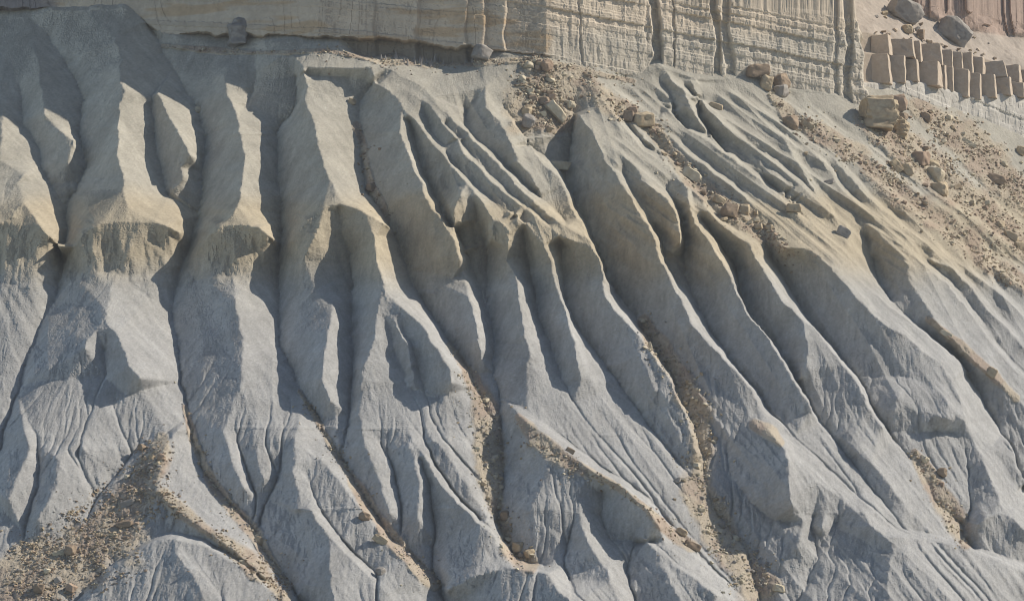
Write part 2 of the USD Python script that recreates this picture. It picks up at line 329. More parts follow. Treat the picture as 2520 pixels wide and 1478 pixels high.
for u, v, r, s, saw in read_lines(LINES):
    t = np.arange(0, s[-1] + 1, 2.0)
    uu, vv, rr = np.interp(t, s, u), np.interp(t, s, v), np.interp(t, s, r)
    n = len(t)
    wu = ndimage.gaussian_filter1d(wob.normal(0, 1, n + 40), 6)[20:20 + n] * 9 + ndimage.gaussian_filter1d(wob.normal(0, 1, n + 40), 1.5)[20:20 + n] * 3.2
    uu = uu + wu * np.minimum(1, np.minimum(t, t[::-1]) / 20)
    rr = rr + ndimage.gaussian_filter1d(wob.normal(0, 1, n + 40), 4)[20:20 + n] * 0.35
    lay(uu, vv, rr)
    top = ((vv < 640) | (uu > 2180)) & (t < s[-1] - 15)
    if saw and top.sum() > 5:
        du, dv = np.gradient(ndimage.gaussian_filter1d(uu, 8)), np.gradient(ndimage.gaussian_filter1d(vv, 8))
        q = np.hypot(du, dv)
        fade = np.minimum(np.minimum(1, t / 90 + .1), np.clip((s[-1] - t) / 110, 0, 1))
        off = 12 + 6 * ndimage.gaussian_filter1d(wob.normal(0, 1, n + 40), 10)[20:20 + n]
        lay((uu + dv / q * off)[top], (vv - du / q * off)[top], (rr - 1.5 * fade)[top])
# the foot of the cliff
t = np.arange(FOOT3[0, 0], FOOT3[-1, 0], 0.12)
tz = np.interp(t, FOOT3[:, 0], FOOT3[:, 2])
ok = t < 50.0
tu = 1260 + t / (cliff_plan(t) + CAM_D) * CAM_D * 2520 / WIDE
tz = tz + ndimage.gaussian_filter1d(np.random.default_rng(66).normal(0, 1, len(t)), 12) * 2.2 + ndimage.gaussian_filter1d(np.random.default_rng(67).normal(0, 1, len(t)), 4) * .6
a = base(t, tz) - (cliff_plan(t) - 0.5 + 1.8 * smooth(tu, 840, 880) * (1 - smooth(tu, 1150, 1190)))
pin(t[ok], tz[ok], a[ok])
pts.append(np.stack([t, tz, a], 1)[ok][::3])

fixed = cnt > 0
val = np.where(fixed, sum_r / np.maximum(cnt, 1), 0)
def membrane(fixed, val):
    idx = np.arange(NX * NZ).reshape(NZ, NX)
    a, b = [], []
    for s0, s1 in (((slice(None), slice(0, -1)), (slice(None), slice(1, None))), ((slice(0, -1), slice(None)), (slice(1, None), slice(None)))):
        a.append(idx[s0].ravel()); b.append(idx[s1].ravel())
    a, b = np.concatenate(a), np.concatenate(b)
    w = np.ones(len(a))
    n = NX * NZ
    L = sparse.coo_matrix((np.r_[w, w, -w, -w], (np.r_[a, b, a, b], np.r_[a, b, b, a])), shape=(n, n)).tocsr()
    free = ~fixed.ravel()
    x = val.ravel().copy()
    x[free] = spsolve(L[free][:, free].tocsc(), -L[free][:, fixed.ravel()] @ x[fixed.ravel()], permc_spec='MMD_AT_PLUS_A')
    return x.reshape(NZ, NX)
relief = membrane(fixed, val)
XX, ZZ = np.meshgrid(gx, gz)
# flat facets between crest and gully
rim = np.zeros((NZ, NX), bool); rim[::8, [0, -1]] = True; rim[[0, -1], ::8] = True
q = np.concatenate(pts + [np.stack([XX[rim], ZZ[rim], relief[rim]], 1)])
_, first = np.unique(np.round(q[:, :2] / 0.12).astype(int), axis=0, return_index=True)
q = q[first]
facet = LinearNDInterpolator(q[:, :2], q[:, 2])(XX, ZZ)
relief = np.where(np.isnan(facet), relief, 0.35 * relief + 0.65 * np.nan_to_num(facet))
# crests come to an edge and gullies to a notch
XX, ZZ = np.meshgrid(gx, gz)
def cusp(mask, weight, length):
    d, (i, j) = ndimage.distance_transform_edt(~mask, return_indices=True)
    return ndimage.gaussian_filter(weight[i, j], 4) * np.exp(-d * H1 / length)
relief = ndimage.gaussian_filter(relief, 0.5)
relief = relief + cusp(fixed & (val > 0.9) & ((val < 4.9) | (XX > -8)), np.clip(val * 0.22, 0, 0.6), 1.2) - cusp(fixed & (val < -0.9), np.clip(-val * 0.25, 0, 0.9), 0.8)
Y1 = base(XX, ZZ) - relief

# up to the fine grid
H = 0.125
fx, fz = step_grid(H)
FX, FZ = np.meshgrid(fx, fz)
ii, jj = (FZ - GZ0) / H1, (FX - GX0) / H1
YY = ndimage.map_coordinates(Y1, [ii, jj], order=3, mode='nearest')
REL = ndimage.map_coordinates(relief, [ii, jj], order=1, mode='nearest')
S = FX.shape
# picture rows and columns of the grid, for laying out colours and stones where they belong on the slope
def to_picture(p):
    d = p - CAM
    k = WIDE / AXIS / 2520
    f = d @ F_Y
    return 1260 + d[..., 0] / f / k, 739 - (d @ F_UP) / f / k
FOOT_Z = np.interp(FX, FOOT3[:, 0], FOOT3[:, 2])
PU, PV = to_picture(np.stack([FX, YY, FZ], -1))

# rubble: streams and patches (picture x, y, half width) that lie on the slope
RUBBLE = {
 'upper_talus': [(1290,150,20),(1330,175,50),(1345,215,75),(1330,250,75),(1300,275,55),(1370,290,45)],
 'middle_streak': [(1430,190,28),(1500,255,26),(1560,290,24),(1610,320,18),(1660,385,16),(1700,432,22),(1760,488,24),(1815,530,28),(1880,575,20),(1950,625,10)],
 'right_talus': [(1900,235,10),(1950,290,16),(2040,340,22),(2130,400,26),(2220,475,30),(2330,560,28),(2430,640,24),(2540,720,22)],
 'far_talus': [(2110,290,14),(2200,340,34),(2290,405,44),(2380,480,40),(2470,560,36),(2560,630,36)],
 'east_talus': [(2260,270,25),(2360,330,40),(2450,420,45),(2540,500,50)],
 'bank_slope': [(2160,60,45),(2230,80,50),(2300,110,50),(2400,140,45),(2500,150,50)],
 'cliff_foot': [(400,112,5),(560,128,7),(700,130,6),(800,124,5),(940,150,9),(1060,156,10),(1180,152,10),(1260,150,10),(1340,152,12),(1440,176,8),(1560,200,7)],
 'left_gully': [(878,310,8),(892,350,9),(903,410,13),(915,455,13),(938,500,10),(955,540,8)],
 'middle_gully': [(1105,850,8),(1140,895,14),(1180,960,24),(1195,1030,34),(1208,1120,36),(1212,1210,30),(1232,1280,18),(1255,1350,26),(1300,1385,26)],
 'deep_gully': [(1585,790,16),(1630,870,26),(1680,940,32),(1715,1020,34),(1730,1110,36),(1712,1200,40),(1750,1280,42),(1810,1370,44),(1870,1450,44)],
 'east_gully': [(2250,1115,12),(2290,1180,18),(2320,1230,26),(2355,1290,28),(2380,1335,18)],
 'front_rubble': [(395,1085,22),(385,1130,42),(345,1195,55),(300,1265,75),(250,1330,85),(150,1400,90),(40,1450,80)],
 'front_ridge': [(400,1215,22),(450,1260,16),(520,1312,15),(600,1375,22),(655,1420,22),(700,1465,18)],
 'left_wash': [(455,1000,6),(480,1090,10),(520,1180,14),(570,1245,16),(628,1310,14),(660,1370,10),(710,1440,10)],
 'centre_wash': [(735,960,5),(790,1050,8),(850,1150,12),(910,1250,16),(960,1320,18),(1020,1385,22),(1075,1440,18)],
 'crest_rubble': [(1275,1025,10),(1310,1075,20),(1365,1120,22),(1430,1152,14),(1500,1185,7),(1590,1250,9),(1640,1300,14),(1700,1340,16)],
 'east_crest': [(2285,785,8),(2330,825,12),(2385,875,14),(2440,920,12),(2500,980,10)],
 'castle_rubble': [(1860,1045,14),(1895,1062,16),(1920,1090,10)],
}
def near_stream(pts, u, v):
    """0 on the stream's middle, 1 at its edge."""
    best = np.full(np.shape(u), 9.0)
    for (a, b, w0), (c, d, w1) in zip(pts[:-1], pts[1:]):
        t = np.clip(((u - a) * (c - a) + (v - b) * (d - b)) / ((c - a) ** 2 + (d - b) ** 2), 0, 1)
        best = np.minimum(best, np.hypot(u - a - t * (c - a), v - b - t * (d - b)) / (w0 + t * (w1 - w0)))
    return best
edge = cloud(S, 24, 77, 4, 0.6) * 0.7
MASK = {k: np.clip((1.15 + edge - near_stream(p, PU, PV)) * 2.5, 0, 1) for k, p in RUBBLE.items()}
rubble = np.max(list(MASK.values()), axis=0)

YY += cloud(S, 40, 11, 4, 0.55) * 0.40
def rills(y, rounds, strength, seed, start=40.0, scale=60.0):
    """Water running down the slope row by row cuts channels that join on their way."""
    rng = np.random.default_rng(seed)
    y = y + ndimage.gaussian_filter(rng.normal(0, 1, S), (3.0, 1.0)) * 0.18
    cols = np.arange(S[1])
    for _ in range(rounds):
        ys = ndimage.gaussian_filter(y, 1.0)
        f_z, f_x = np.gradient(ys, H)
        n2 = 1 + f_x ** 2 + f_z ** 2
        shift = np.clip((f_z * f_x / n2) / np.maximum(1 - f_z ** 2 / n2, 0.08), -3, 3)
        acc = np.zeros(S); flow = np.ones(S[1])
        for r in range(S[0] - 1, -1, -1):
            acc[r] = flow
            tgt = np.clip(cols + shift[r], 0, S[1] - 1.001)
            j = tgt.astype(int); w = tgt - j
            flow = 1 + 0.995 * (np.bincount(j, flow * (1 - w), S[1]) + np.bincount(j + 1, flow * w, S[1])[:S[1]])
        cut = np.log1p(np.maximum(acc - start, 0) / scale)
        y = y + strength * ndimage.gaussian_filter(np.minimum(cut, 3.0), 0.6)
    return y, acc
low = (smooth(PV + cloud(S, 120, 62, 2) * 160, 780, 1080) * .6 + .15) * (0.7 + 0.6 * cloud(S, 90, 61, 2))
# fine straight ribs on the talus that falls away to the right
def ribs(seed, wide, long, tilt):
    rng = np.random.default_rng(seed)
    a = rng.uniform(-1, 1, (300, 300))
    c, t = math.cos(tilt), math.sin(tilt)
    n = ndimage.map_coordinates(a, [((FX * t + FZ * c) / wide + 150) % 290, ((FX * c - FZ * t) / long + 150) % 290], order=3, mode='wrap')
    return 1 - 2 * np.abs(n)
left = smooth(PU, 960, 1080) * (1 - smooth(PU, 1480, 1600)) * smooth(PV, 200, 260) * (1 - smooth(PV, 620, 740))
YY -= left * (ribs(84, 1.3, 9.0, math.radians(72)) * 0.32 + ribs(85, 2.3, 12.0, math.radians(62)) * 0.35)
YY -= smooth(PU, 1400, 1700) * smooth(PV, 560, 700) * (1 - smooth(PV, 950, 1150)) * ribs(86, 1.6, 12.0, math.radians(68)) * 0.3
YY -= smooth(PU, 1350, 1600) * smooth(PV, 860, 1050) * (1 - rubble) * (ribs(87, 2.0, 14.0, math.radians(53)) * 0.3 + ribs(88, 0.9, 9.0, math.radians(56)) * 0.12)
YY -= (1 - smooth(PU, 1250, 1500)) * smooth(PV, 680, 800) * (1 - rubble) * ribs(89, 2.2, 12.0, math.radians(82)) * 0.16
zone = smooth(PU, 1430, 1600) * (1 - smooth(PV, 600, 760)) * smooth(FOOT_Z - FZ, .3, 4.0) * (1 - 0.6 * rubble)
YY -= zone * (ribs(81, 2.2, 16.0, math.radians(37)) * 0.75 + ribs(82, 0.9, 8.0, math.radians(40)) * 0.28 + ribs(83, 1.3, 9.0, math.radians(46)) * 0.3)
Y2, FLOW = rills(YY, 6, 0.06, 3)
YY = YY + (Y2 - YY) * low * (1 - .7 * rubble)
Y2, _ = rills(YY, 3, 0.03, 13, 12.0, 30.0)
YY = YY + (Y2 - YY) * smooth(PV + cloud(S, 90, 63, 2) * 190, 850, 1120) * (1 - .8 * rubble)
def streaks(y, seed, size, memory):
    """Noise drawn out along the run of the water: the fine combing of the bare shale."""
    rng = np.random.default_rng(seed)
    n = ndimage.gaussian_filter(rng.normal(0, 1, S), size) 
    ys = ndimage.gaussian_filter(y, 2.0)
    f_z, f_x = np.gradient(ys, H)
    n2 = 1 + f_x ** 2 + f_z ** 2
    shift = np.clip((f_z * f_x / n2) / np.maximum(1 - f_z ** 2 / n2, 0.08), -4, 4)
    out = np.zeros(S); c = np.zeros(S[1]); cols = np.arange(S[1])
    for r in range(S[0] - 1, -1, -1):
        c = memory * np.interp(cols - shift[r], cols, c) + n[r]
        out[r] = c
    return out / out.std()
ST1, ST2 = streaks(YY, 71, 0.6, 0.955), streaks(YY, 72, 1.5, 0.97)
comb = (1 - 0.7 * rubble) * np.clip((PV - 150) / 400, 0.35, 1)
YY = YY + comb * (ST1 * (0.022 + 0.016 * smooth(PV, 800, 1000)) + ST2 * 0.05 * (0.6 + 0.6 * low))
# thin hard beds
for v0, u0, u1, d in ((1053, 560, 1150, .2), (1068, 1330, 1560, .16), (1084, 1930, 2090, .16), (1252, 690, 1160, .16), (1262, 1900, 2230, .14), (402, 20, 110, .35), (330, 560, 690, .3), (330, 985, 1010, .35)):
    line = PV - v0 + cloud(S, 30, int(v0 + u0), 3) * 5
    YY -= d * np.exp(-np.maximum(np.abs(line) - 1.5, 0) ** 2 / 6) * smooth(PU, u0, u0 + 40) * (1 - smooth(PU, u1 - 40, u1)) * (0.5 + 0.5 * smooth(cloud(S, 25, int(u1), 2), -.3, .3))
# fluted mud cliffs under the tan bench
flute = smooth(PV + cloud(S, 50, 98, 2) * 30, 530, 620) * (1 - smooth(PV, 650, 730)) * (1 - smooth(PU, 660, 720))
YY += flute * (cloud(S, 11, 95, 3, .6, aspect=(2.0, 1.0)) * 0.7 + np.maximum(cloud(S, 16, 96, 2, aspect=(3.5, 1.0)), 0) * 0.9)
YY -= rubble * (0.15 + np.abs(cloud(S, 12, 91, 3, 0.6)) * 0.7)
YY += np.random.default_rng(8).normal(0, 1, S) * (0.024 + 0.02 * rubble)
# ------------------------------------------------------------------ looks
def ground_look(name, grain_scale=2.2, bump=0.25, dist=0.15):
    return usdkit.material(stage, f'/World/Looks/{name}', {
        'a': ('attribute', {'attribute': 'albedo'}),
        'g': ('geometry', {}),
        'n1': ('noise_texture', {'scale': grain_scale, 'detail': 6.0, 'roughness': 0.7}),
        'n2': ('noise_texture', {'scale': 0.35, 'detail': 4.0, 'roughness': 0.6}),
        'r1': ('map_range', {'from_min': 0.25, 'from_max': 0.75, 'to_min': 0.86, 'to_max': 1.14}),
        'r2': ('map_range', {'from_min': 0.3, 'from_max': 0.7, 'to_min': 0.92, 'to_max': 1.08}),
        'm': ('math', {'math_type': 'multiply'}),
        'c': ('combine_color', {}),
        'mul': ('mix', {'mix_type': 'multiply', 'fac': 1.0}),
        'b': ('bump', {'strength': bump, 'distance': dist}),
        'p': ('principled_bsdf', {'roughness': 0.95, 'specular_ior_level': 0.1, 'diffuse_roughness': 0.6})},
        [('g.position', 'n1.vector'), ('g.position', 'n2.vector'), ('n1.fac', 'r1.value'), ('n2.fac', 'r2.value'), ('r1.result', 'm.value1'), ('r2.result', 'm.value2'),
         ('m.value', 'c.r'), ('m.value', 'c.g'), ('m.value', 'c.b'), ('a.color', 'mul.color1'), ('c.color', 'mul.color2'), ('mul.color', 'p.base_color'),
         ('n1.fac', 'b.height'), ('b.normal', 'p.normal')], surface='p.BSDF')
shale_look = ground_look('shale_look')

def sheet(path, x, y, z, albedo, look, keep=None):
    h, w = x.shape
    v = np.stack([x, y, z], -1).reshape(-1, 3)
    q = np.arange(h * w).reshape(h, w)
    a, b, c, d = q[:-1, :-1], q[:-1, 1:], q[1:, 1:], q[1:, :-1]
    if keep is not None:
        k = keep[:-1, :-1] & keep[:-1, 1:] & keep[1:, 1:] & keep[1:, :-1]
        a, b, c, d = a[k], b[k], c[k], d[k]
    f = np.concatenate([np.stack([a, b, c], -1).reshape(-1, 3), np.stack([a, c, d], -1).reshape(-1, 3)])
    used = np.zeros(len(v), bool); used[f.ravel()] = True
    new = np.cumsum(used) - 1
    m = usdkit.mesh(stage, path, (v[used], new[f]), look, smooth=False)
    UsdGeom.PrimvarsAPI(m).CreatePrimvar('albedo', Sdf.ValueTypeNames.Color3fArray, 'vertex').Set(Vt.Vec3fArray.FromNumpy(albedo.reshape(-1, 3)[used].astype(np.float32)))
    return m

cool, warm, tan = np.array([.29, .283, .27]), np.array([.31, .287, .238]), np.array([.335, .282, .198])
wv = PV + cloud(S, 60, 21, 3) * 25
col = lerp(np.broadcast_to(warm, S + (3,)), np.broadcast_to(cool, S + (3,)), smooth(wv, 420, 900))
band = smooth(wv, 455, 520) * (1 - smooth(wv, 610, 720)) * 0.85
col = lerp(col, np.broadcast_to(tan, S + (3,)), band)
brown = lerp(np.broadcast_to(np.array([.33, .275, .20]), S + (3,)), np.broadcast_to(np.array([.27, .205, .15]), S + (3,)), smooth(cloud(S, 20, 88, 4, .7), -.2, .4))
col = lerp(col, brown, rubble * 0.8)
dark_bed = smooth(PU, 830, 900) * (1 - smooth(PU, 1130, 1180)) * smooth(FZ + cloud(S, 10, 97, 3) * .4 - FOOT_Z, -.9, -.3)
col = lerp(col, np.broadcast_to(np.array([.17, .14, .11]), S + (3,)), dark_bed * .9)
col = col * (1 + 0.07 * cloud(S, 20, 31, 4) - 0.045 * np.clip(ST1, -2.5, 2.5) * (1 - rubble) - 0.02 * np.clip(ST2, -2, 2) + 0.05 * np.random.default_rng(33).normal(0, 1, S))[..., None]

# ------------------------------------------------------------------ the tall cliff
def mu(u, y): return (np.asarray(u, float) - 1260) / 2520 * WIDE * (y + CAM_D) / CAM_D       # picture column -> x on depth y
X_END = float(mu(2152, 80))
cx = np.arange(GX0 - 10, X_END + 2.2, 0.13)
cz = np.concatenate([np.arange(16.0, 46.0, 0.13), np.arange(46.5, 72, 1.5)])
CX, CZ = np.meshgrid(cx, cz)
C = CX.shape
CY = cliff_plan(CX)
CUp = 1260 + CX / (CY + CAM_D) * CAM_D * 2520 / WIDE                # picture column of each cliff point
bed = CZ + 0.10 * CX                                                # strata dip gently to the right
wx = CX + cloud(C, 50, 201, 3) * 0.8
def step(x, x0, w): return 1 / (1 + np.exp(-np.clip((x - x0) / w, -40, 40)))
# left face: flat panels, each a little behind the one on its left
for u0, h in ((925, .4), (1030, 1.0), (1150, .5), (1192, .8), (1243, .8)):
    x0 = float(mu(u0, 47)) + cloud(C, 30, int(u0), 3) * 0.5
    CY += h * (step(CX, x0, 0.06) - step(CX, x0 - 5.0, 1.8))
# right face: buttresses and grooves
right = step(CX + cloud(C, 34, 230, 4, .6, aspect=(1.5, 1)) * 1.8, float(mu(1348, 49)), 0.25)
for u0, w, d in ((1436, .2, .3), (1600, .5, .4), (1622, .7, 1.5), (1662, .2, .5), (1768, .5, 1.2), (1798, .7, 1.0), (1935, .5, 1.8), (1990, .35, 1.8), (2062, .4, .5), (2095, .7, 1.1)):
    x0 = float(mu(u0, cliff_plan(mu(u0, 62)))) + cloud(C, 45, int(u0) + 7, 3) * 0.9 - 0.02 * (CZ - 30)
    top = 1.0 if u0 not in (1935, 1990) else smooth(bed, 29.5, 31.5) * (1 - smooth(bed, 35, 36.5)) 
    CY += right * d * top * np.exp(-np.abs((CX + cloud(C, 10, int(u0) + 9, 3, .7) * .25 - x0) / w) ** 8)
CY += right * (cloud(C, 60, 211, 2, .5, aspect=(2.0, 1.0)) * 0.5 + np.round(cloud(C, 12, 212, 3, .8, aspect=(2.2, 1.0)) * 4) / 4 * 0.32 + cloud(C, 3.0, 222, 2, .7, aspect=(7.0, 1.0)) * 0.16)
CY += (1 - right) * (cloud(C, 40, 213, 4, .6, aspect=(1.5, 1.0)) * 0.4 + np.round(cloud(C, 34, 214, 1, .7, aspect=(2.5, .7)) * 2.5) / 2.5 * 0.2)
rng = np.random.default_rng(40)
hb = np.cumsum(rng.uniform(.15, .9, 120)); hb = hb - 10 + 15
layer = rng.uniform(-1, 1, 121)[np.searchsorted(hb, bed + cloud(C, 60, 215, 2) * 0.15)]
CY += (1 - right) * (cloud(C, 4, 242, 2, .7, aspect=(5, 1)) * .08 + layer * .07)
CY += layer * (0.04 + 0.16 * right * (0.4 + 0.9 * smooth(cloud(C, 60, 223, 2), -.3, .3)))
rough = smooth(CUp, 2040, 2110)
CY += rough * cloud(C, 12, 216, 4, .65) * 0.8
CY += 0.10 * (46 - np.minimum(CZ, 46)) * -0.25 + rng.normal(0, .012, C)
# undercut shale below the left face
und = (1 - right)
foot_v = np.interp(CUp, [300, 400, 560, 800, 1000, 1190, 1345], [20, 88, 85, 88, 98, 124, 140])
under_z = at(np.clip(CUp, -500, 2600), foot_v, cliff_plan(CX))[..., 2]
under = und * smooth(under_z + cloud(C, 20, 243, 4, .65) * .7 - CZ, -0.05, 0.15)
CY += under * 1.8
# the end wall turns back into the side canyon
CY += np.maximum(CX - X_END + 1.2 + cloud(C, 26, 241, 4, .65, aspect=(1.3, 1)) * 1.6 + 0.05 * (CZ - 30), 0) ** 1.5 * 8
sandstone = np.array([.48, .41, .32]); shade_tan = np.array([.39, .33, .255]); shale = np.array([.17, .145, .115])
ccol = lerp(np.broadcast_to(shade_tan, C + (3,)), np.broadcast_to(sandstone, C + (3,)), right)  # same rock on both faces; the left face's shade is painted in as darker tan
ccol = ccol * (1 + 0.10 * layer + 0.12 * cloud(C, 16, 218, 4, .6, aspect=(5, 1)))[..., None]
ccol = lerp(ccol, np.broadcast_to(np.array([.37, .25, .13]), C + (3,)), (1 - right) * 0.6 * smooth(cloud(C, 26, 219, 3, .6, aspect=(.35, 2.5)), .15, .5))
ccol = lerp(ccol, np.broadcast_to(np.array([.36, .345, .30]), C + (3,)), 0.5 * right * smooth(under_z + 5.0 - CZ + cloud(C, 30, 220, 3), 0, 3))
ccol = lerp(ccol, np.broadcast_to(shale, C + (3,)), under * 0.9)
ccol = lerp(ccol, np.broadcast_to(np.array([.20, .175, .165]), C + (3,)), 1 - smooth(CUp + cloud(C, 20, 231, 3) * 30, 80, 150))  # deep shade at the far left end, painted into the rock colour
cliff_look = ground_look('cliff_look', 1.6, 0.35, 0.2)
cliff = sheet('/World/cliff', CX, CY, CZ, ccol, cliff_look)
say(cliff, 'tall tan sandstone cliff standing above the grey slope', 'cliff', kind='structure')
# its top, running back from the edge
tx = cx[::6]; ty = CY[-1, ::6]
TX = np.stack([tx, tx, tx]); TY = np.stack([ty, ty + 20, ty + 60]); TZ = np.stack([np.full(len(tx), cz[-1]), np.full(len(tx), cz[-1] + 1.0), np.full(len(tx), cz[-1] + 2.0)])
plateau = sheet('/World/plateau', TX, TY, TZ, np.broadcast_to(sandstone, TX.shape + (3,)).copy(), cliff_look)
say(plateau, 'flat plateau behind the cliff edge', 'plateau', kind='structure')

# ------------------------------------------------------------------ the stepped bank in the side canyon, right of the cliff
bx = np.arange(X_END - 4, 100, 0.15); bz = np.concatenate([np.arange(14.0, 52.0, 0.15), np.arange(53, 80, 3.0)])
BX, BZ = np.meshgrid(bx, bz); B = BX.shape
def canyon_line(pts):
    u, v = np.array(pts, float).T
    y = np.full(len(u), 95.0)
    for _ in range(6):
        p = at(u, v, y); y = base(p[:, 0], p[:, 2])
    return at(u, v, y), u, v
foot3, fu, fv = canyon_line([(2100, 215), (2160, 222), (2244, 240), (2343, 262), (2417, 292), (2490, 320), (2560, 352), (2700, 420)])
plan_b = np.interp(BX, foot3[:, 0], foot3[:, 1] - 0.8)
def zline(pts, dy):
    u, v = np.array(pts, float).T
    y = np.full(len(u), 95.0)
    for _ in range(6):
        p = at(u, v, y); y = np.interp(p[:, 0], foot3[:, 0], foot3[:, 1] - 0.8) + dy
    p = at(u, v, y)
    return p[:, 0], p[:, 2]
def row(pts, dy):
    x, z = zline(pts, dy); return np.interp(BX, x, z)
T2_FOOT = [(2100, 200), (2160, 203), (2245, 196), (2318, 212), (2392, 238), (2478, 226), (2560, 250), (2700, 300)]
T2_TOP = [(2100, 122), (2153, 128), (2202, 133), (2269, 148), (2330, 163), (2404, 180), (2478, 192), (2560, 215), (2700, 260)]
T1_TOP = [(2100, 74), (2155, 81), (2195, 94), (2269, 104), (2330, 121), (2392, 133), (2478, 158), (2560, 180), (2700, 225)]
RED_FOOT = [(2100, -60), (2200, -10), (2269, 37), (2367, 74), (2441, 84), (2520, 86), (2700, 110)]
z_a, z_b, z_c, z_d = row(T2_FOOT, .8), row(T2_TOP, 2.2), row(T1_TOP, 3.8), row(RED_FOOT, 12)
BY = plan_b + 0.10 * (BZ - z_a + 6) + 1.6 * step(BZ, z_a, .08) + 1.9 * step(BZ, z_b, .08) + 1.3 * np.clip(BZ - z_c, 0, None) - 1.25 * np.clip(BZ - z_d, 0, None)
BY += cloud(B, 18, 301, 4, .6) * (0.3 + 0.6 * smooth(BZ - z_c, -.2, .5))
pale_part = 1 - step(BZ, z_a, .1)
bl = rng.uniform(-1, 1, 200)[np.clip(((BZ + 0.25 * BX) * 2.2).astype(int) % 200, 0, 199)]
BY += pale_part * (bl * 0.18 + np.round(cloud(B, 8, 302, 3, .6, aspect=(3, 1)) * 3) / 3 * .35)
red_part = step(BZ, z_d, .15)
BY += red_part * (np.round(cloud(B, 34, 303, 3, .6, aspect=(4, 1)) * 3) / 3 * 2.4 + np.round(cloud(B, 12, 305, 2, .6, aspect=(2, 1)) * 3) / 3 * .4)
bcol = lerp(np.broadcast_to(np.array([.46, .43, .38]), B + (3,)), np.broadcast_to(np.array([.36, .30, .235]), B + (3,)), step(BZ, z_a, .1))
bcol = lerp(bcol, np.broadcast_to(np.array([.34, .29, .24]), B + (3,)), step(BZ, z_c, .1))
bcol = lerp(bcol, np.broadcast_to(np.array([.34, .255, .205]), B + (3,)), red_part)
bcol = bcol * (1 + .15 * cloud(B, 10, 304, 4, .6))[..., None]
bank = sheet('/World/canyon_bank', BX, BY, BZ, bcol, cliff_look)
say(bank, 'stepped sandstone bank with pale layers and a red cliff above', 'bank', kind='structure')

bank_y = np.interp(FX, foot3[:, 0], foot3[:, 1])
keep = np.where(FX < X_END, YY < cliff_plan(FX) + 5, YY < bank_y + 4)
slope = sheet('/World/badlands_slope', FX, YY, FZ, col, shale_look, keep)
say(slope, 'grey shale badlands slope cut by sharp ridges and gullies', 'slope', kind='structure')

# ------------------------------------------------------------------ stones
def rock_look(name, colour, dark):
    return usdkit.material(stage, f'/World/Looks/{name}', {
        'g': ('geometry', {}),
        'n1': ('noise_texture', {'scale': 1.3, 'detail': 7.0, 'roughness': 0.7}),
        'n2': ('noise_texture', {'scale': 6.0, 'detail': 3.0}),
        'i': ('geometry', {}),
        'ramp': ('rgb_ramp', {'ramp': [(.25, dark), (.6, colour), (.85, tuple(min(1, c * 1.2) for c in colour))]}),
        'r': ('map_range', {'from_min': 0.0, 'from_max': 1.0, 'to_min': 0.75, 'to_max': 1.2}),
        'c': ('combine_color', {}),
        'mul': ('mix', {'mix_type': 'multiply', 'fac': 1.0}),
        'b': ('bump', {'strength': 0.5, 'distance': 0.12}),
        'p': ('principled_bsdf', {'roughness': 0.92, 'specular_ior_level': 0.15})},
        [('g.position', 'n1.vector'), ('g.position', 'n2.vector'), ('n1.fac', 'ramp.fac'), ('i.random_per_island', 'r.value'), ('r.result', 'c.r'), ('r.result', 'c.g'), ('r.result', 'c.b'),
         ('ramp.color', 'mul.color1'), ('c.color', 'mul.color2'), ('mul.color', 'p.base_color'), ('n1.fac', 'b.height'), ('b.normal', 'p.normal')], surface='p.BSDF')
LOOK = {'tan': rock_look('tan_rock', (.42, .345, .235), (.27, .20, .13)), 'pale': rock_look('pale_rock', (.52, .46, .345), (.36, .30, .21)),
        'brown': rock_look('brown_rock', (.29, .22, .155), (.16, .12, .085)), 'grey': rock_look('grey_rock', (.30, .275, .245), (.19, .17, .15)),
        'red': rock_look('red_rock', (.36, .27, .195), (.23, .16, .115)), 'ledge': rock_look('ledge_rock', (.44, .365, .285), (.34, .27, .205))}

def surface(u, v):
    """Where the line of sight through a picture point meets the slope (or the cliff or the bank)."""
    d = ray(u, v)
    y = np.arange(-75, 135, 0.1)
    p = CAM + d * (y + CAM_D)[:, None]
    j, i = (p[:, 0] - GX0) / H, (p[:, 2] - GZ0) / H
    ys = ndimage.map_coordinates(YY, [i, j], order=1, mode='nearest')
    hit = np.nonzero(y >= ys)[0]
    return p[hit[0]] if len(hit) else p[-1]
def surfaces(uv):
    """surface() for many picture points at once."""
    d = ray(uv[:, 0], uv[:, 1])
    found, last = np.full(len(d), 134.0), np.full(len(d), -5.0)
    open_ = np.ones(len(d), bool)
    for y in np.arange(-75, 135, 0.5):
        p = CAM + d * (y + CAM_D)
        gap = y - ndimage.map_coordinates(YY, [(p[:, 2] - GZ0) / H, (p[:, 0] - GX0) / H], order=1, mode='nearest')
        hit = open_ & (gap >= 0)
        found[hit] = y - 0.5 * (gap / np.maximum(gap - last, 1e-6))[hit]
        open_ &= ~hit; last = gap
    return CAM + d * (found + CAM_D)[:, None]
def slope_normal(p):
    j, i = int((p[0] - GX0) / H), int((p[2] - GZ0) / H)
    j, i = min(max(j, 3), S[1] - 4), min(max(i, 3), S[0] - 4)
    n = np.array([(YY[i, j + 3] - YY[i, j - 3]) / (6 * H), -1, (YY[i + 3, j] - YY[i - 3, j]) / (6 * H)])
    return n / np.linalg.norm(n)

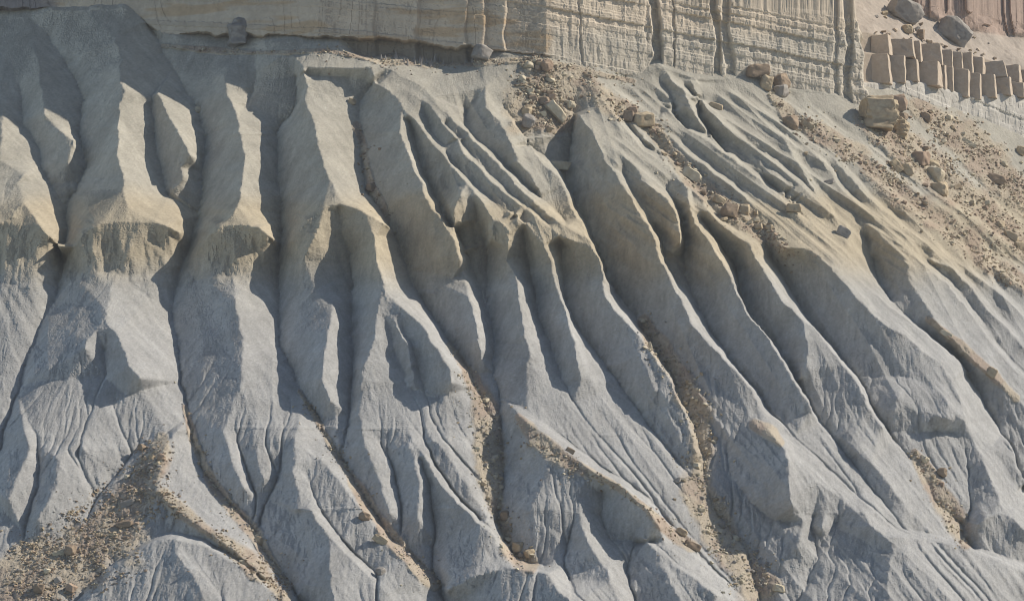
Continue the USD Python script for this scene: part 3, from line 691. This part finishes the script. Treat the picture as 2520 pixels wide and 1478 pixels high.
def stone(rng, size, n=16, square=0.6):
    """An angular stone: the hull of points on a rounded box."""
    p = rng.normal(0, 1, (n, 3)); p /= np.linalg.norm(p, axis=1, keepdims=True)
    p = np.sign(p) * np.abs(p) ** square
    p *= rng.uniform(0.85, 1.08, (n, 1))
    p = p / np.abs(p).max(0) * np.asarray(size) / 2
    a = rng.uniform(0, 2 * math.pi); e = rng.normal(0, 0.25, 2)
    R = trimesh.transformations.euler_matrix(e[0], e[1], a)[:3, :3]
    return ConvexHull(p), p @ R.T
def hull_mesh(p):
    h = ConvexHull(p)
    v = p[h.vertices]; new = np.full(len(p), -1); new[h.vertices] = np.arange(len(h.vertices))
    f = new[h.simplices]
    c = v.mean(0)
    nn = np.cross(v[f[:, 1]] - v[f[:, 0]], v[f[:, 2]] - v[f[:, 0]])
    flip = (nn * (v[f].mean(1) - c)).sum(1) < 0
    f[flip] = f[flip][:, ::-1]
    return v, f
def big_stone(rng, size, rot=None, square=0.45, n=40, wear=0.07, layers=0):
    """A block with broken faces: a hull refined and roughened; layers gives it bedding."""
    p = rng.normal(0, 1, (n, 3)); p /= np.linalg.norm(p, axis=1, keepdims=True)
    p = np.sign(p) * np.abs(p) ** square * rng.uniform(0.88, 1.05, (n, 1))
    p = p / np.abs(p).max(0) / 2
    v, f = hull_mesh(p)
    m = trimesh.Trimesh(v, f, process=False)
    for _ in range(3):
        m = m.subdivide()
    v = np.array(m.vertices) * np.asarray(size)
    s = max(size)
    d = np.array(m.vertices) / (np.linalg.norm(m.vertices, axis=1, keepdims=True) + 1e-9)
    k = (meshkit.fbm(v / s * 4 + rng.uniform(0, 50, 3), 4, int(rng.integers(1000))) - .5) * 2 * wear * s
    if layers:
        lv = np.sin(v[:, 2] / size[2] * layers * 6.28 + rng.uniform(0, 6)) * np.sin(v[:, 2] / size[2] * layers * 2.3)
        k = k + lv * 0.05 * s
    v = v + d * k[:, None]
    R = trimesh.transformations.euler_matrix(*(rot if rot is not None else (rng.normal(0, .15), rng.normal(0, .15), rng.uniform(0, 6.28))))[:3, :3]
    return v @ R.T, np.array(m.faces)

def put(name, label, cat, u, v, w, h, look, group=None, rot=None, seed=0, square=.45, wear=.075, layers=0, depth=None, sink=0.3, y=None, n=40):
    """A boulder seen at picture point (u, v), w x h picture units across, bedded in the slope."""
    rng = np.random.default_rng(seed + int(u) * 7 + int(v))
    p = surface(u, v + h * 0.25) if y is None else at(u, v, y)
    k = (p[1] + CAM_D) / CAM_D * WIDE / 2520
    size = np.array([w * k, (depth if depth else min(w, h) * 1.0) * k, h * k])
    vv, f = big_stone(rng, size, rot, square, n, wear, layers)
    if y is None:
        c = p + np.array([0, 0, h * k * 0.25]) - np.array([0, size[1] * (0.5 - sink) * 0.6, 0])
    else:
        c = p
    say(usdkit.mesh(stage, path_of(name), (vv + c, f), LOOK[look], smooth=35), label, cat, group)
    return c

HERO = [  # name, label, category, picture x, y, width, height, look, then extras
 ('boulder', 'rounded reddish brown boulder sitting alone under the corner of the cliff', 'boulder', 1345, 163, 38, 32, 'red', dict(square=.7, sink=.1)),
 ('boulder', 'big tan block with a pale flat top partway down the middle rubble streak', 'boulder', 1582, 296, 58, 40, 'tan', dict(square=.35, rot=(.1, -.1, .4))),
 ('boulder', 'brown split block leaning against the big pale topped tan block', 'boulder', 1548, 288, 36, 30, 'brown', dict(square=.4)),
 ('boulder', 'small pinkish block perched above the big pale topped tan block', 'boulder', 1557, 270, 24, 18, 'red', dict(square=.4)),
 ('slab', 'pale flat slab wedged across the deep gully in the middle of the slope', 'slab', 1376, 408, 56, 28, 'pale', dict(square=.35, rot=(.15, 0, .2), depth=46)),
 ('slab', 'bright cream slab tilted steeply in the rubble above the deep gully', 'slab', 1368, 275, 26, 62, 'pale', dict(square=.4, rot=(.1, -.75, .2), depth=40)),
 ('boulder', 'square brown boulder at the end of the middle rubble streak, left of its tan twin', 'boulder', 1796, 519, 38, 38, 'brown', dict(square=.4, rot=(0, .2, .5))),
 ('boulder', 'squarish tan boulder at the end of the middle rubble streak, right of its brown twin', 'boulder', 1832, 516, 28, 28, 'tan', dict(square=.4)),
 ('boulder', 'wedge shaped tan block just above the brown and tan twin boulders', 'boulder', 1770, 492, 32, 22, 'tan', dict(square=.4, rot=(0, .6, .2))),
 ('boulder', 'largest pale boulder halfway down the middle rubble streak', 'boulder', 1702, 430, 52, 28, 'pale', dict(square=.45, rot=(.1, .55, .2))),
 ('slab', 'thin tan slab lying on a grey ridge below the cliff grooves', 'slab', 1762, 262, 38, 16, 'tan', dict(square=.3, rot=(.1, .3, 0))),
 ('boulder', 'dark brown overhanging capstone at the cliff foot', 'boulder', 1864, 176, 62, 34, 'brown', dict(square=.4, rot=(0, -.15, .3), sink=-.2)),
 ('boulder', 'tan broken block stacked under the dark overhanging capstone', 'boulder', 1885, 206, 32, 42, 'tan', dict(square=.5)),
 ('boulder', 'brown craggy block on the right of the dark overhanging capstone', 'boulder', 1918, 202, 44, 42, 'brown', dict(square=.5, wear=.08)),
 ('boulder', 'grey fluted block below the brown craggy block at the cliff foot', 'boulder', 1922, 226, 38, 34, 'grey', dict(square=.5)),
 ('rock_stack', 'huge layered tan rock stub in front of the cliff end', 'rock', 2160, 283, 84, 90, 'tan', dict(square=.35, rot=(0, .05, .25), layers=5, sink=.0)),
 ('boulder', 'brown cap resting on top of the huge layered rock stub', 'boulder', 2168, 246, 66, 20, 'brown', dict(square=.5, sink=-.6)),
 ('boulder', 'reddish block behind the right shoulder of the huge layered rock stub', 'boulder', 2212, 254, 44, 42, 'red', dict(square=.45)),
 ('rock_stack', 'layered tan cone of rock on the right of the huge layered stub', 'rock', 2219, 318, 40, 58, 'tan', dict(square=.7, layers=4)),
 ('boulder', 'round dark boulder capping the layered cone of rock', 'boulder', 2222, 288, 26, 22, 'brown', dict(square=.7, sink=-.4)),
 ('boulder', 'pointed brown boulder at the head of the right rubble band', 'boulder', 1946, 304, 42, 40, 'brown', dict(square=.7, wear=.08)),
 ('boulder', 'long tan block beside the pointed brown boulder', 'boulder', 1985, 308, 34, 18, 'tan', dict(square=.4, rot=(0, .5, 0))),
 ('boulder', 'big tan cube shaped boulder low in the far rubble field', 'boulder', 2312, 466, 44, 38, 'tan', dict(square=.4)),
 ('boulder', 'lumpy pale boulder above the tan cube shaped boulder', 'boulder', 2300, 428, 50, 38, 'pale', dict(square=.7, rot=(0, .5, 0))),
 ('boulder', 'pale flat topped boulder at the head of the lumpy pale boulder', 'boulder', 2294, 402, 40, 20, 'tan', dict(square=.4)),
 ('boulder', 'pinkish square block left of the pale flat topped boulder', 'boulder', 2266, 390, 36, 36, 'red', dict(square=.35)),
 ('slab', 'left one of two tilted tan slabs side by side in the far rubble field', 'slab', 2204, 408, 24, 38, 'tan', dict(square=.4, rot=(0, -.6, .3))),
 ('slab', 'right one of two tilted tan slabs side by side in the far rubble field', 'slab', 2232, 418, 22, 36, 'tan', dict(square=.4, rot=(0, -.6, .3))),
 ('boulder', 'wide brown boulder on the slope below the canyon bank', 'boulder', 2452, 442, 48, 28, 'brown', dict(square=.5, rot=(0, .2, .2))),
 ('boulder', 'dark boulder at the right picture edge under the shaded wall', 'boulder', 2512, 372, 26, 26, 'tan', dict(square=.6)),
 ('slab', 'pale flat slab tilted on the slope below the pale canyon layers', 'slab', 2385, 352, 42, 14, 'pale', dict(square=.35, rot=(0, .45, .2))),
 ('boulder', 'elongated brown boulder just below the pale canyon layers', 'boulder', 2278, 288, 34, 24, 'brown', dict(square=.6, rot=(0, .6, 0))),
 ('boulder', 'small white boulder with a dark shadow below the pale canyon layers', 'boulder', 2336, 290, 24, 14, 'pale', dict(square=.5)),
 ('boulder', 'tan cracked boulder on the lower right rubble slope', 'boulder', 2488, 582, 44, 24, 'tan', dict(square=.45, rot=(0, .5, 0))),
 ('boulder', 'rounded tan boulder above the cracked boulder of the lower right rubble slope', 'boulder', 2462, 553, 24, 22, 'tan', dict(square=.6)),
 ('boulder', 'tan boulder at the right picture edge in the rubble band', 'boulder', 2512, 606, 40, 24, 'tan', dict(square=.45)),
 ('boulder', 'grey split boulder on a ridge below the right rubble band', 'boulder', 2076, 572, 36, 24, 'grey', dict(square=.4, rot=(0, .5, 0))),
 ('boulder', 'tan slab capped block on a right hand ridge', 'boulder', 1953, 512, 38, 22, 'tan', dict(square=.4, rot=(0, .1, 0))),
 ('boulder', 'flat grey ledge stone jutting from a right hand ridge', 'boulder', 2040, 448, 28, 12, 'grey', dict(square=.4)),
 ('slab', 'pale slab lying beside the right hand crest with rubble', 'slab', 2328, 822, 34, 14, 'pale', dict(square=.35, rot=(0, .6, 0))),
 ('boulder', 'half dark half tan boulder on the right hand crest with rubble', 'boulder', 2440, 915, 26, 26, 'tan', dict(square=.4, rot=(0, .6, 0))),
 ('boulder', 'pale boulder at the head of the lower right gully', 'boulder', 2276, 1131, 22, 18, 'pale', dict(square=.6)),
 ('boulder', 'round dark brown boulder beside the lower right gully', 'boulder', 2318, 1162, 26, 26, 'brown', dict(square=.7, sink=.1)),
 ('boulder', 'pink flat stone in the lower right gully', 'boulder', 2318, 1190, 22, 12, 'red', dict(square=.4)),
 ('boulder', 'pale tan boulder in the deep gully at the bottom picture edge', 'boulder', 1916, 1447, 30, 20, 'pale', dict(square=.5, rot=(0, .2, .3))),
 ('slab', 'narrow pale sliver standing upright in the deep gully head', 'slab', 1600, 852, 9, 24, 'pale', dict(square=.4, rot=(0, -.2, 0))),
 ('boulder', 'brown block at the lower end of the central crest', 'boulder', 1703, 1342, 44, 20, 'brown', dict(square=.4, rot=(0, .4, .2))),
 ('boulder', 'tan block above the brown block of the central crest', 'boulder', 1678, 1308, 30, 18, 'tan', dict(square=.45, rot=(0, .5, 0))),
 ('boulder', 'brown brick shaped stone alone on the central crest', 'boulder', 1403, 1109, 24, 15, 'brown', dict(square=.35, rot=(0, .5, 0))),
 ('boulder', 'tan brick shaped block on the pale spur at lower centre', 'boulder', 935, 1328, 38, 20, 'tan', dict(square=.3, rot=(0, .55, .1))),
 ('boulder', 'dark triangular block beside the wash at lower centre', 'boulder', 897, 1270, 30, 26, 'brown', dict(square=.9, rot=(0, .2, 0))),
 ('boulder', 'grey round boulder low on the pale spur', 'boulder', 937, 1405, 26, 20, 'grey', dict(square=.6)),
 ('boulder', 'pale block half buried in the left wash', 'boulder', 637, 1330, 20, 24, 'tan', dict(square=.45)),
 ('slab', 'flat pale slab on the rubble ridge behind the front dome', 'slab', 606, 1387, 38, 15, 'pale', dict(square=.35, rot=(0, .2, .2))),
 ('boulder', 'brown boulder resting on a pale slab in the front rubble', 'boulder', 174, 1352, 30, 26, 'brown', dict(square=.55, sink=0)),
 ('slab', 'pale slab under the brown boulder in the front rubble', 'slab', 146, 1360, 36, 14, 'pale', dict(square=.4, rot=(0, -.3, .2))),
 ('boulder', 'reddish boulder near the top of the front rubble fan', 'boulder', 396, 1123, 24, 18, 'red', dict(square=.5)),
 ('boulder', 'brown flat boulder left of the reddish one near the top of the front rubble fan', 'boulder', 350, 1101, 24, 18, 'brown', dict(square=.5)),
 ('slab', 'white flat stone on the left flank of the front rubble fan', 'slab', 313, 1173, 20, 10, 'pale', dict(square=.4)),
 ('slab', 'wide grey slab across the middle of the front rubble fan', 'slab', 313, 1238, 40, 16, 'grey', dict(square=.35, rot=(0, -.3, 0))),
 ('slab', 'dark brown slab casting a long shadow in the front rubble fan', 'slab', 305, 1290, 44, 18, 'brown', dict(square=.4, rot=(0, -.1, 0))),
 ('boulder', 'brown craggy boulder at the bottom left corner', 'boulder', 95, 1450, 40, 26, 'brown', dict(square=.5, wear=.08)),
 ('boulder', 'reddish grey boulder on the bottom edge right of the corner boulder', 'boulder', 176, 1446, 26, 22, 'red', dict(square=.5)),
 ('boulder', 'pale round boulder above the bottom left corner', 'boulder', 116, 1405, 22, 18, 'pale', dict(square=.7)),
 ('boulder', 'tan jumbled block at the bend of the middle gully, left of its partner', 'boulder', 1275, 1345, 30, 26, 'tan', dict(square=.5)),
 ('boulder', 'tan jumbled block at the bend of the middle gully, right of its partner', 'boulder', 1303, 1362, 26, 22, 'tan', dict(square=.5)),
 ('boulder', 'brown boulder in the middle gully above its bend', 'boulder', 1243, 1268, 22, 24, 'brown', dict(square=.5)),
 ('boulder', 'pale cube shaped stone at the shaded head of the second gully', 'boulder', 487, 271, 18, 19, 'pale', dict(square=.4)),
 ('boulder', 'tan block stuck in the small gully under the lit dome', 'boulder', 867, 251, 22, 18, 'tan', dict(square=.4)),
 ('boulder', 'dark leaning wedge of rock at the foot of the shaded cliff', 'boulder', 1186, 132, 44, 40, 'grey', dict(square=.4, rot=(0, .35, .5), sink=-.1)),
 ('boulder', 'knobbly tan block lodged low in the left gully', 'boulder', 915, 462, 26, 24, 'brown', dict(square=.5)),
 ('boulder', 'tan broken block in the rubble beside the bright cream slab', 'boulder', 1296, 275, 24, 26, 'tan', dict(square=.5)),
 ('boulder', 'brown block above the bright cream slab', 'boulder', 1340, 250, 30, 22, 'brown', dict(square=.5)),
 ('boulder', 'pale block on the right of the bright cream slab', 'boulder', 1402, 258, 30, 22, 'pale', dict(square=.5)),
 ('boulder', 'reddish lump of rock left of the bright cream slab', 'boulder', 1300, 300, 36, 40, 'grey', dict(square=.7)),
 ('slab', 'large curved grey slab leaning on the bank above the block tiers', 'slab', 2226, 27, 86, 62, 'grey', dict(square=.5, rot=(0, .55, .3), depth=60)),
 ('slab', 'larger of two curved grey slabs on the bank, below the red cliff', 'slab', 2350, 82, 92, 66, 'grey', dict(square=.5, rot=(0, .6, .3), depth=60)),
 ('boulder', 'dark upright boulder between the two curved grey slabs', 'boulder', 2266, 86, 22, 30, 'brown', dict(square=.6)),
 ('boulder', 'tan boulder left of the dark upright boulder on the bank', 'boulder', 2233, 72, 26, 26, 'tan', dict(square=.6)),
]
def bank_point(u, v):
    d = ray(u, v); y = np.arange(60, 150, 0.1)
    p = CAM + d * (y + CAM_D)[:, None]
    j = np.clip((p[:, 0] - bx[0]) / 0.15, 0, B[1] - 1.01); i = np.interp(p[:, 2], bz, np.arange(len(bz)))
    hit = np.nonzero(y >= ndimage.map_coordinates(BY, [i, j], order=1, mode='nearest'))[0]
    return p[hit[0]] if len(hit) else p[-1]
for name, label, cat, u, v, w, h, look, ex in HERO:
    if u > 2150 and v < 120:
        ex = dict(ex, y=float(bank_point(u, v + h * .2)[1]) - 0.5)
    put(name, label, cat, u, v, w, h, look, **ex)

# jointed blocks of the two tiers of the bank
def tier(name, label, edges, foot_pts, top_pts, dy, seed):
    rng = np.random.default_rng(seed)
    holder = UsdGeom.Xform.Define(stage, f'/World/{name}')
    say(holder, label, 'rock ledge')
    xf, zf = zline(foot_pts, dy); xt, zt = zline(top_pts, dy)
    for a, b in zip(edges[:-1], edges[1:]):
        y0 = np.interp(mu((a + b) / 2, 95), foot3[:, 0], foot3[:, 1] - 0.8) + dy
        xa, xb = float(mu(a, y0)), float(mu(b, y0))
        w = xb - xa
        xm = (xa + xb) / 2
        zb, zt_ = np.interp(xm, xf, zf) - .5, np.interp(xm, xt, zt)
        ym = np.interp(xm, foot3[:, 0], foot3[:, 1] - 0.8) + dy
        th = rng.uniform(.16, .36)
        hw = w * .53
        hd = max(w * .42, .6) * rng.uniform(.9, 1.15)
        hh = (zt_ - zb) / 2 * rng.uniform(.82, 1.06)
        c = np.array([[sx, sy, sz] for sx in (-1, 1) for sy in (-1, 1) for sz in (-1, 1)], float)
        p = []
        for q in c:
            for k in range(3):
                e = q.copy(); e[k] *= rng.uniform(.84, 1.0)
                p.append(e)
        p = np.array(p) * (1 + rng.uniform(-.06, .06, (len(p), 3)))
        taper = 1 - 0.10 * p[:, 2]
        p = p * np.array([hw, hd, hh]); p[:, :2] *= taper[:, None]
        R = trimesh.transformations.euler_matrix(rng.normal(0, .03), rng.normal(0, .04), -th)[:3, :3]
        v, f = hull_mesh(p @ R.T)
        m = trimesh.Trimesh(v, f, process=False).subdivide().subdivide()
        v, f = np.array(m.vertices), np.array(m.faces)
        v = v + (meshkit.fbm(v * .9 + rng.uniform(0, 40, 3), 4, 3) - .5)[:, None] * v / np.linalg.norm(v, axis=1, keepdims=True) * .5
        v = v + np.array([xm, ym + hd * .4, (zb + zt_) / 2])
        usdkit.mesh(stage, path_of('block', holder.GetPath()), (v, f), LOOK['ledge'])
uz = lambda xs: [1898.6 + .2467 * x for x in xs]
tier('upper_rock_ledge', 'upper tier of jointed brown sandstone blocks on the canyon bank', uz([1030, 1195, 1430, 1510, 1715, 1828, 1928, 2032, 2145, 2365, 2520, 2680, 2780]), T2_TOP, T1_TOP, 2.9, 5)
tier('lower_rock_ledge', 'lower tier of jointed sandstone blocks standing on the pale layers', uz([1020, 1190, 1345, 1475, 1695, 1760, 1835, 1990, 2110, 2260, 2420, 2560, 2700]), T2_FOOT, T2_TOP, 1.2, 6)

# loose boulders of the rubble streams: each one an object; the smaller stones of a stream are one scree
STREAM = {  # boulders, their size in picture units, scree stones, label, group
 'upper_talus': (40, 9, 22, 1500, 'the rubble under the cliff corner'),
 'middle_streak': (48, 8, 22, 1000, 'the narrow middle rubble streak'),
 'right_talus': (34, 8, 18, 1500, 'the right rubble band'),
 'far_talus': (38, 8, 20, 1900, 'the rubble below the layered stub'),
 'east_talus': (20, 8, 18, 1500, 'the slope under the pale layers'),
 'front_rubble': (44, 7, 17, 4200, 'the front rubble fan'),
 'front_ridge': (12, 6, 13, 700, 'the ridge behind the front dome'),
 'middle_gully': (34, 8, 20, 1100, 'the middle gully'),
 'deep_gully': (48, 9, 22, 1900, 'the deep gully right of centre'),
 'east_gully': (14, 7, 13, 300, 'the lower right gully'),
 'left_gully': (8, 7, 13, 120, 'the small gully left of centre'),
 'cliff_foot': (12, 6, 12, 700, 'the foot of the shaded cliff'),
 'left_wash': (12, 6, 14, 420, 'the left wash'),
 'centre_wash': (14, 6, 14, 520, 'the wash at lower centre'),
 'crest_rubble': (8, 6, 11, 450, 'the central crest'),
}
COLOURS = {'deep_gully': ('pale', 'tan', 'pale', 'grey'), 'middle_gully': ('pale', 'tan', 'pale', 'grey'), 'east_gully': ('pale', 'tan', 'red'), 'front_ridge': ('brown', 'tan'), 'front_rubble': ('tan', 'brown', 'tan', 'red', 'grey'), 'left_wash': ('grey', 'tan', 'pale'), 'centre_wash': ('grey', 'tan', 'pale')}
def spot(rng, pts):
    i = rng.choice(len(pts) - 1, p=(lambda q: q / q.sum())(np.array([math.hypot(c - a, d - b) * (w + x) for (a, b, w), (c, d, x) in zip(pts[:-1], pts[1:])])))
    (a, b, w), (c, d, x) = pts[i], pts[i + 1]
    t = rng.uniform(); l = math.hypot(c - a, d - b)
    o = np.clip(rng.normal(0, .55), -1.2, 1.2) * (w + t * (x - w))
    return a + t * (c - a) - (d - b) / l * o, b + t * (d - b) + (c - a) / l * o
crng = np.random.default_rng(55)
CHIPS = [hull_mesh(stone(crng, (1, crng.uniform(.7, 1.1), crng.uniform(.5, .8)), 9, .6)[1]) for _ in range(60)]
for si, (key, (count, s0, s1, small, label)) in enumerate(STREAM.items()):
    rng = np.random.default_rng(900 + si)
    looks = COLOURS.get(key, ('tan', 'pale', 'tan', 'pale', 'brown', 'red'))
    for _ in range(int(count * .58)):
        u, v = spot(rng, RUBBLE[key])
        if not (-10 < u < 2530 and 0 < v < 1485): continue
        p = surface(u, v); k = (p[1] + CAM_D) / CAM_D * WIDE / 2520
        s = rng.uniform(s0, s1) * (1 if rng.uniform() < .8 else 1.3) * k
        sq = rng.uniform(.4, .9)
        _, q = stone(rng, (s, s * rng.uniform(.7, 1.1), s * sq), 22, .55)
        vv, f = hull_mesh(q)
        lk = looks[int(rng.integers(len(looks)))]
        ve = [b for _, b, _ in RUBBLE[key]]; part = ('upper end', 'upper half', 'lower half', 'lower end')[int(np.clip((v - min(ve)) / (max(ve) - min(ve) + 1e-6) * 4, 0, 3))]
        tone = {'tan': 'tan', 'pale': 'cream', 'brown': 'brown', 'red': 'reddish', 'grey': 'grey'}[lk]
        own = f"{'flat' if sq < .55 else 'blocky' if sq < .75 else 'chunky'} {'big ' if s > (s0 + s1) / 2 * k else 'small '}{tone} stone, {part} of {label}"
        m = usdkit.mesh(stage, path_of('loose_stone'), (vv + p + slope_normal(p) * s * .18, f), LOOK[lk])
        say(m, own, 'stone', 'stones of ' + label)
    vs, fs, n = {c: [] for c in set(looks)}, {c: [] for c in set(looks)}, {c: 0 for c in set(looks)}
    holder = UsdGeom.Xform.Define(stage, path_of('scree'))
    say(holder, 'small loose stones scattered over ' + label, 'scree', kind='stuff')
    centre = [spot(rng, RUBBLE[key]) for _ in range(max(6, small // 40))]
    uv = []
    for q in range(small):
        if q % 3:
            c = centre[int(rng.integers(len(centre)))]
            g = rng.exponential(14); t = rng.uniform(0, 6.28)
            uv.append((c[0] + g * math.cos(t) * 1.2, c[1] + g * math.sin(t)))
        else:
            uv.append(spot(rng, RUBBLE[key]))
    ps = surfaces(np.array(uv))
    for p in ps:
        k = (p[1] + CAM_D) / CAM_D * WIDE / 2520
        s = min(1.8 + rng.exponential(2.8), s0 * 1.4) * k
        q, f = CHIPS[int(rng.integers(len(CHIPS)))]
        t = rng.uniform(0, 6.28); ct, st = math.cos(t), math.sin(t)
        vv = q * s @ np.array([[ct, st, 0], [-st, ct, 0], [0, 0, 1]])
        c = looks[int(rng.integers(len(looks)))]
        vs[c].append(vv + p + slope_normal(p) * s * .15); fs[c].append(f + n[c]); n[c] += len(vv)
    for c in vs:
        if vs[c]:
            usdkit.mesh(stage, path_of('stones', holder.GetPath()), (np.concatenate(vs[c]), np.concatenate(fs[c])), LOOK[c])

put('rock_pillar', 'rounded grey pillar of rock standing against the shaded cliff', 'rock', 585, 82, 52, 78, 'grey', square=.5, rot=(0, 0, .2), y=float(cliff_plan(mu(585, 48))) + .2, layers=3)
rng = np.random.default_rng(77)
for k in range(34):
    u = rng.uniform(925, 1165); v = rng.uniform(-7, 9) + np.interp(u, [925, 1000, 1165], [138, 158, 150])
    p = surface(u, v); s = WIDE / 2520
    w, h = rng.uniform(4.5, 8) * s, rng.uniform(11, 26) * s
    prof = [(w * .62, -.3 * h), (w * .55, .1 * h), (w * .36, .45 * h), (w * .26, .75 * h), (w * .12, .95 * h), (0.0, h)]
    a = np.arange(7) * 2 * math.pi / 7
    vv = np.array([[r * math.cos(t) * rng.uniform(.8, 1.2), r * math.sin(t) * rng.uniform(.8, 1.2), z] for r, z in prof for t in a])
    vv[:, 0] += vv[:, 2] * rng.normal(0, .06)
    f = [[i * 7 + j, i * 7 + (j + 1) % 7, (i + 1) * 7 + (j + 1) % 7, (i + 1) * 7 + j] for i in range(5) for j in range(7)]
    m = usdkit.mesh(stage, path_of('mud_pinnacle'), (vv + p, np.array(f)), LOOK['grey'], smooth=50)
    say(m, ('tall' if h > 20 * s else 'middling' if h > 15 * s else 'short') + (' slender' if w < 6 * s else ' stout') + ' grey mud pinnacle ' + ('at the left end' if u < 975 else 'left of the middle' if u < 1025 else 'in the middle' if u < 1070 else 'right of the middle' if u < 1120 else 'at the right end') + ' of the row under the cliff', 'pinnacle', 'mud pinnacles in a row under the cliff')
# broken pieces lying along the tops of the two tiers
for k in range(40):
    u = rng.uniform(2150, 2512)
    top = T1_TOP if k % 2 else T2_TOP
    v = np.interp(u, [q[0] for q in top], [q[1] for q in top]) + rng.uniform(-7, 1)
    p = bank_point(u, v); s = rng.uniform(7, 17) * WIDE / 2520
    _, q = stone(rng, (s * 1.3, s, s * .6), 20, .5)
    vv, f = hull_mesh(q)
    m = usdkit.mesh(stage, path_of('loose_stone'), (vv + p + [0, -.5, s * .1], f), LOOK[('ledge', 'tan', 'ledge', 'brown')[k // 2 % 4]])
    say(m, ('big ' if s > .6 else 'small ') + ('sandy', 'tan', 'sandy', 'brown')[k // 2 % 4] + ' broken stone on top of the ' + ('upper' if k % 2 else 'lower') + ' tier of blocks, ' + ('left third' if u < 2270 else 'middle third' if u < 2390 else 'right third'), 'stone', 'broken stones on the block tiers')
# loose rock on the bank
for k in range(46):
    u, v = rng.uniform(2155, 2515), rng.uniform(25, 160)
    if v > np.interp(u, [2155, 2269, 2392, 2520], [74, 98, 126, 165]) or v < np.interp(u, [2155, 2269, 2367, 2520], [0, 45, 82, 92]): continue
    p = bank_point(u, v); s = rng.uniform(8, 20) * WIDE / 2520
    _, q = stone(rng, (s, s, s * .7), 20, .55)
    vv, f = hull_mesh(q)
    m = usdkit.mesh(stage, path_of('loose_stone'), (vv + p + [0, -s * .1, s * .15], f), LOOK[('tan', 'ledge', 'brown', 'grey')[k % 4]])
    say(m, ('tan', 'sandy', 'dark brown', 'grey')[k % 4] + ' stone on the bank above the block tiers, ' + ('left of' if u < 2240 else 'between' if u < 2340 else 'right of') + ' the curved slabs', 'stone', 'stones on the bank above the block tiers')

# ------------------------------------------------------------------ thin haze in the air
hz = trimesh.creation.box((360, 800, 150)); hz.apply_translation((0, -150, 30))
haze_look = usdkit.material(stage, '/World/Looks/haze_look', {'v': ('principled_volume', {'color': (.86, .90, .96), 'density': HAZE, 'anisotropy': 0.2})}, volume='v.volume')
say(usdkit.mesh(stage, '/World/haze', hz, haze_look), 'thin pale haze in the air before the slope', 'haze', kind='stuff')
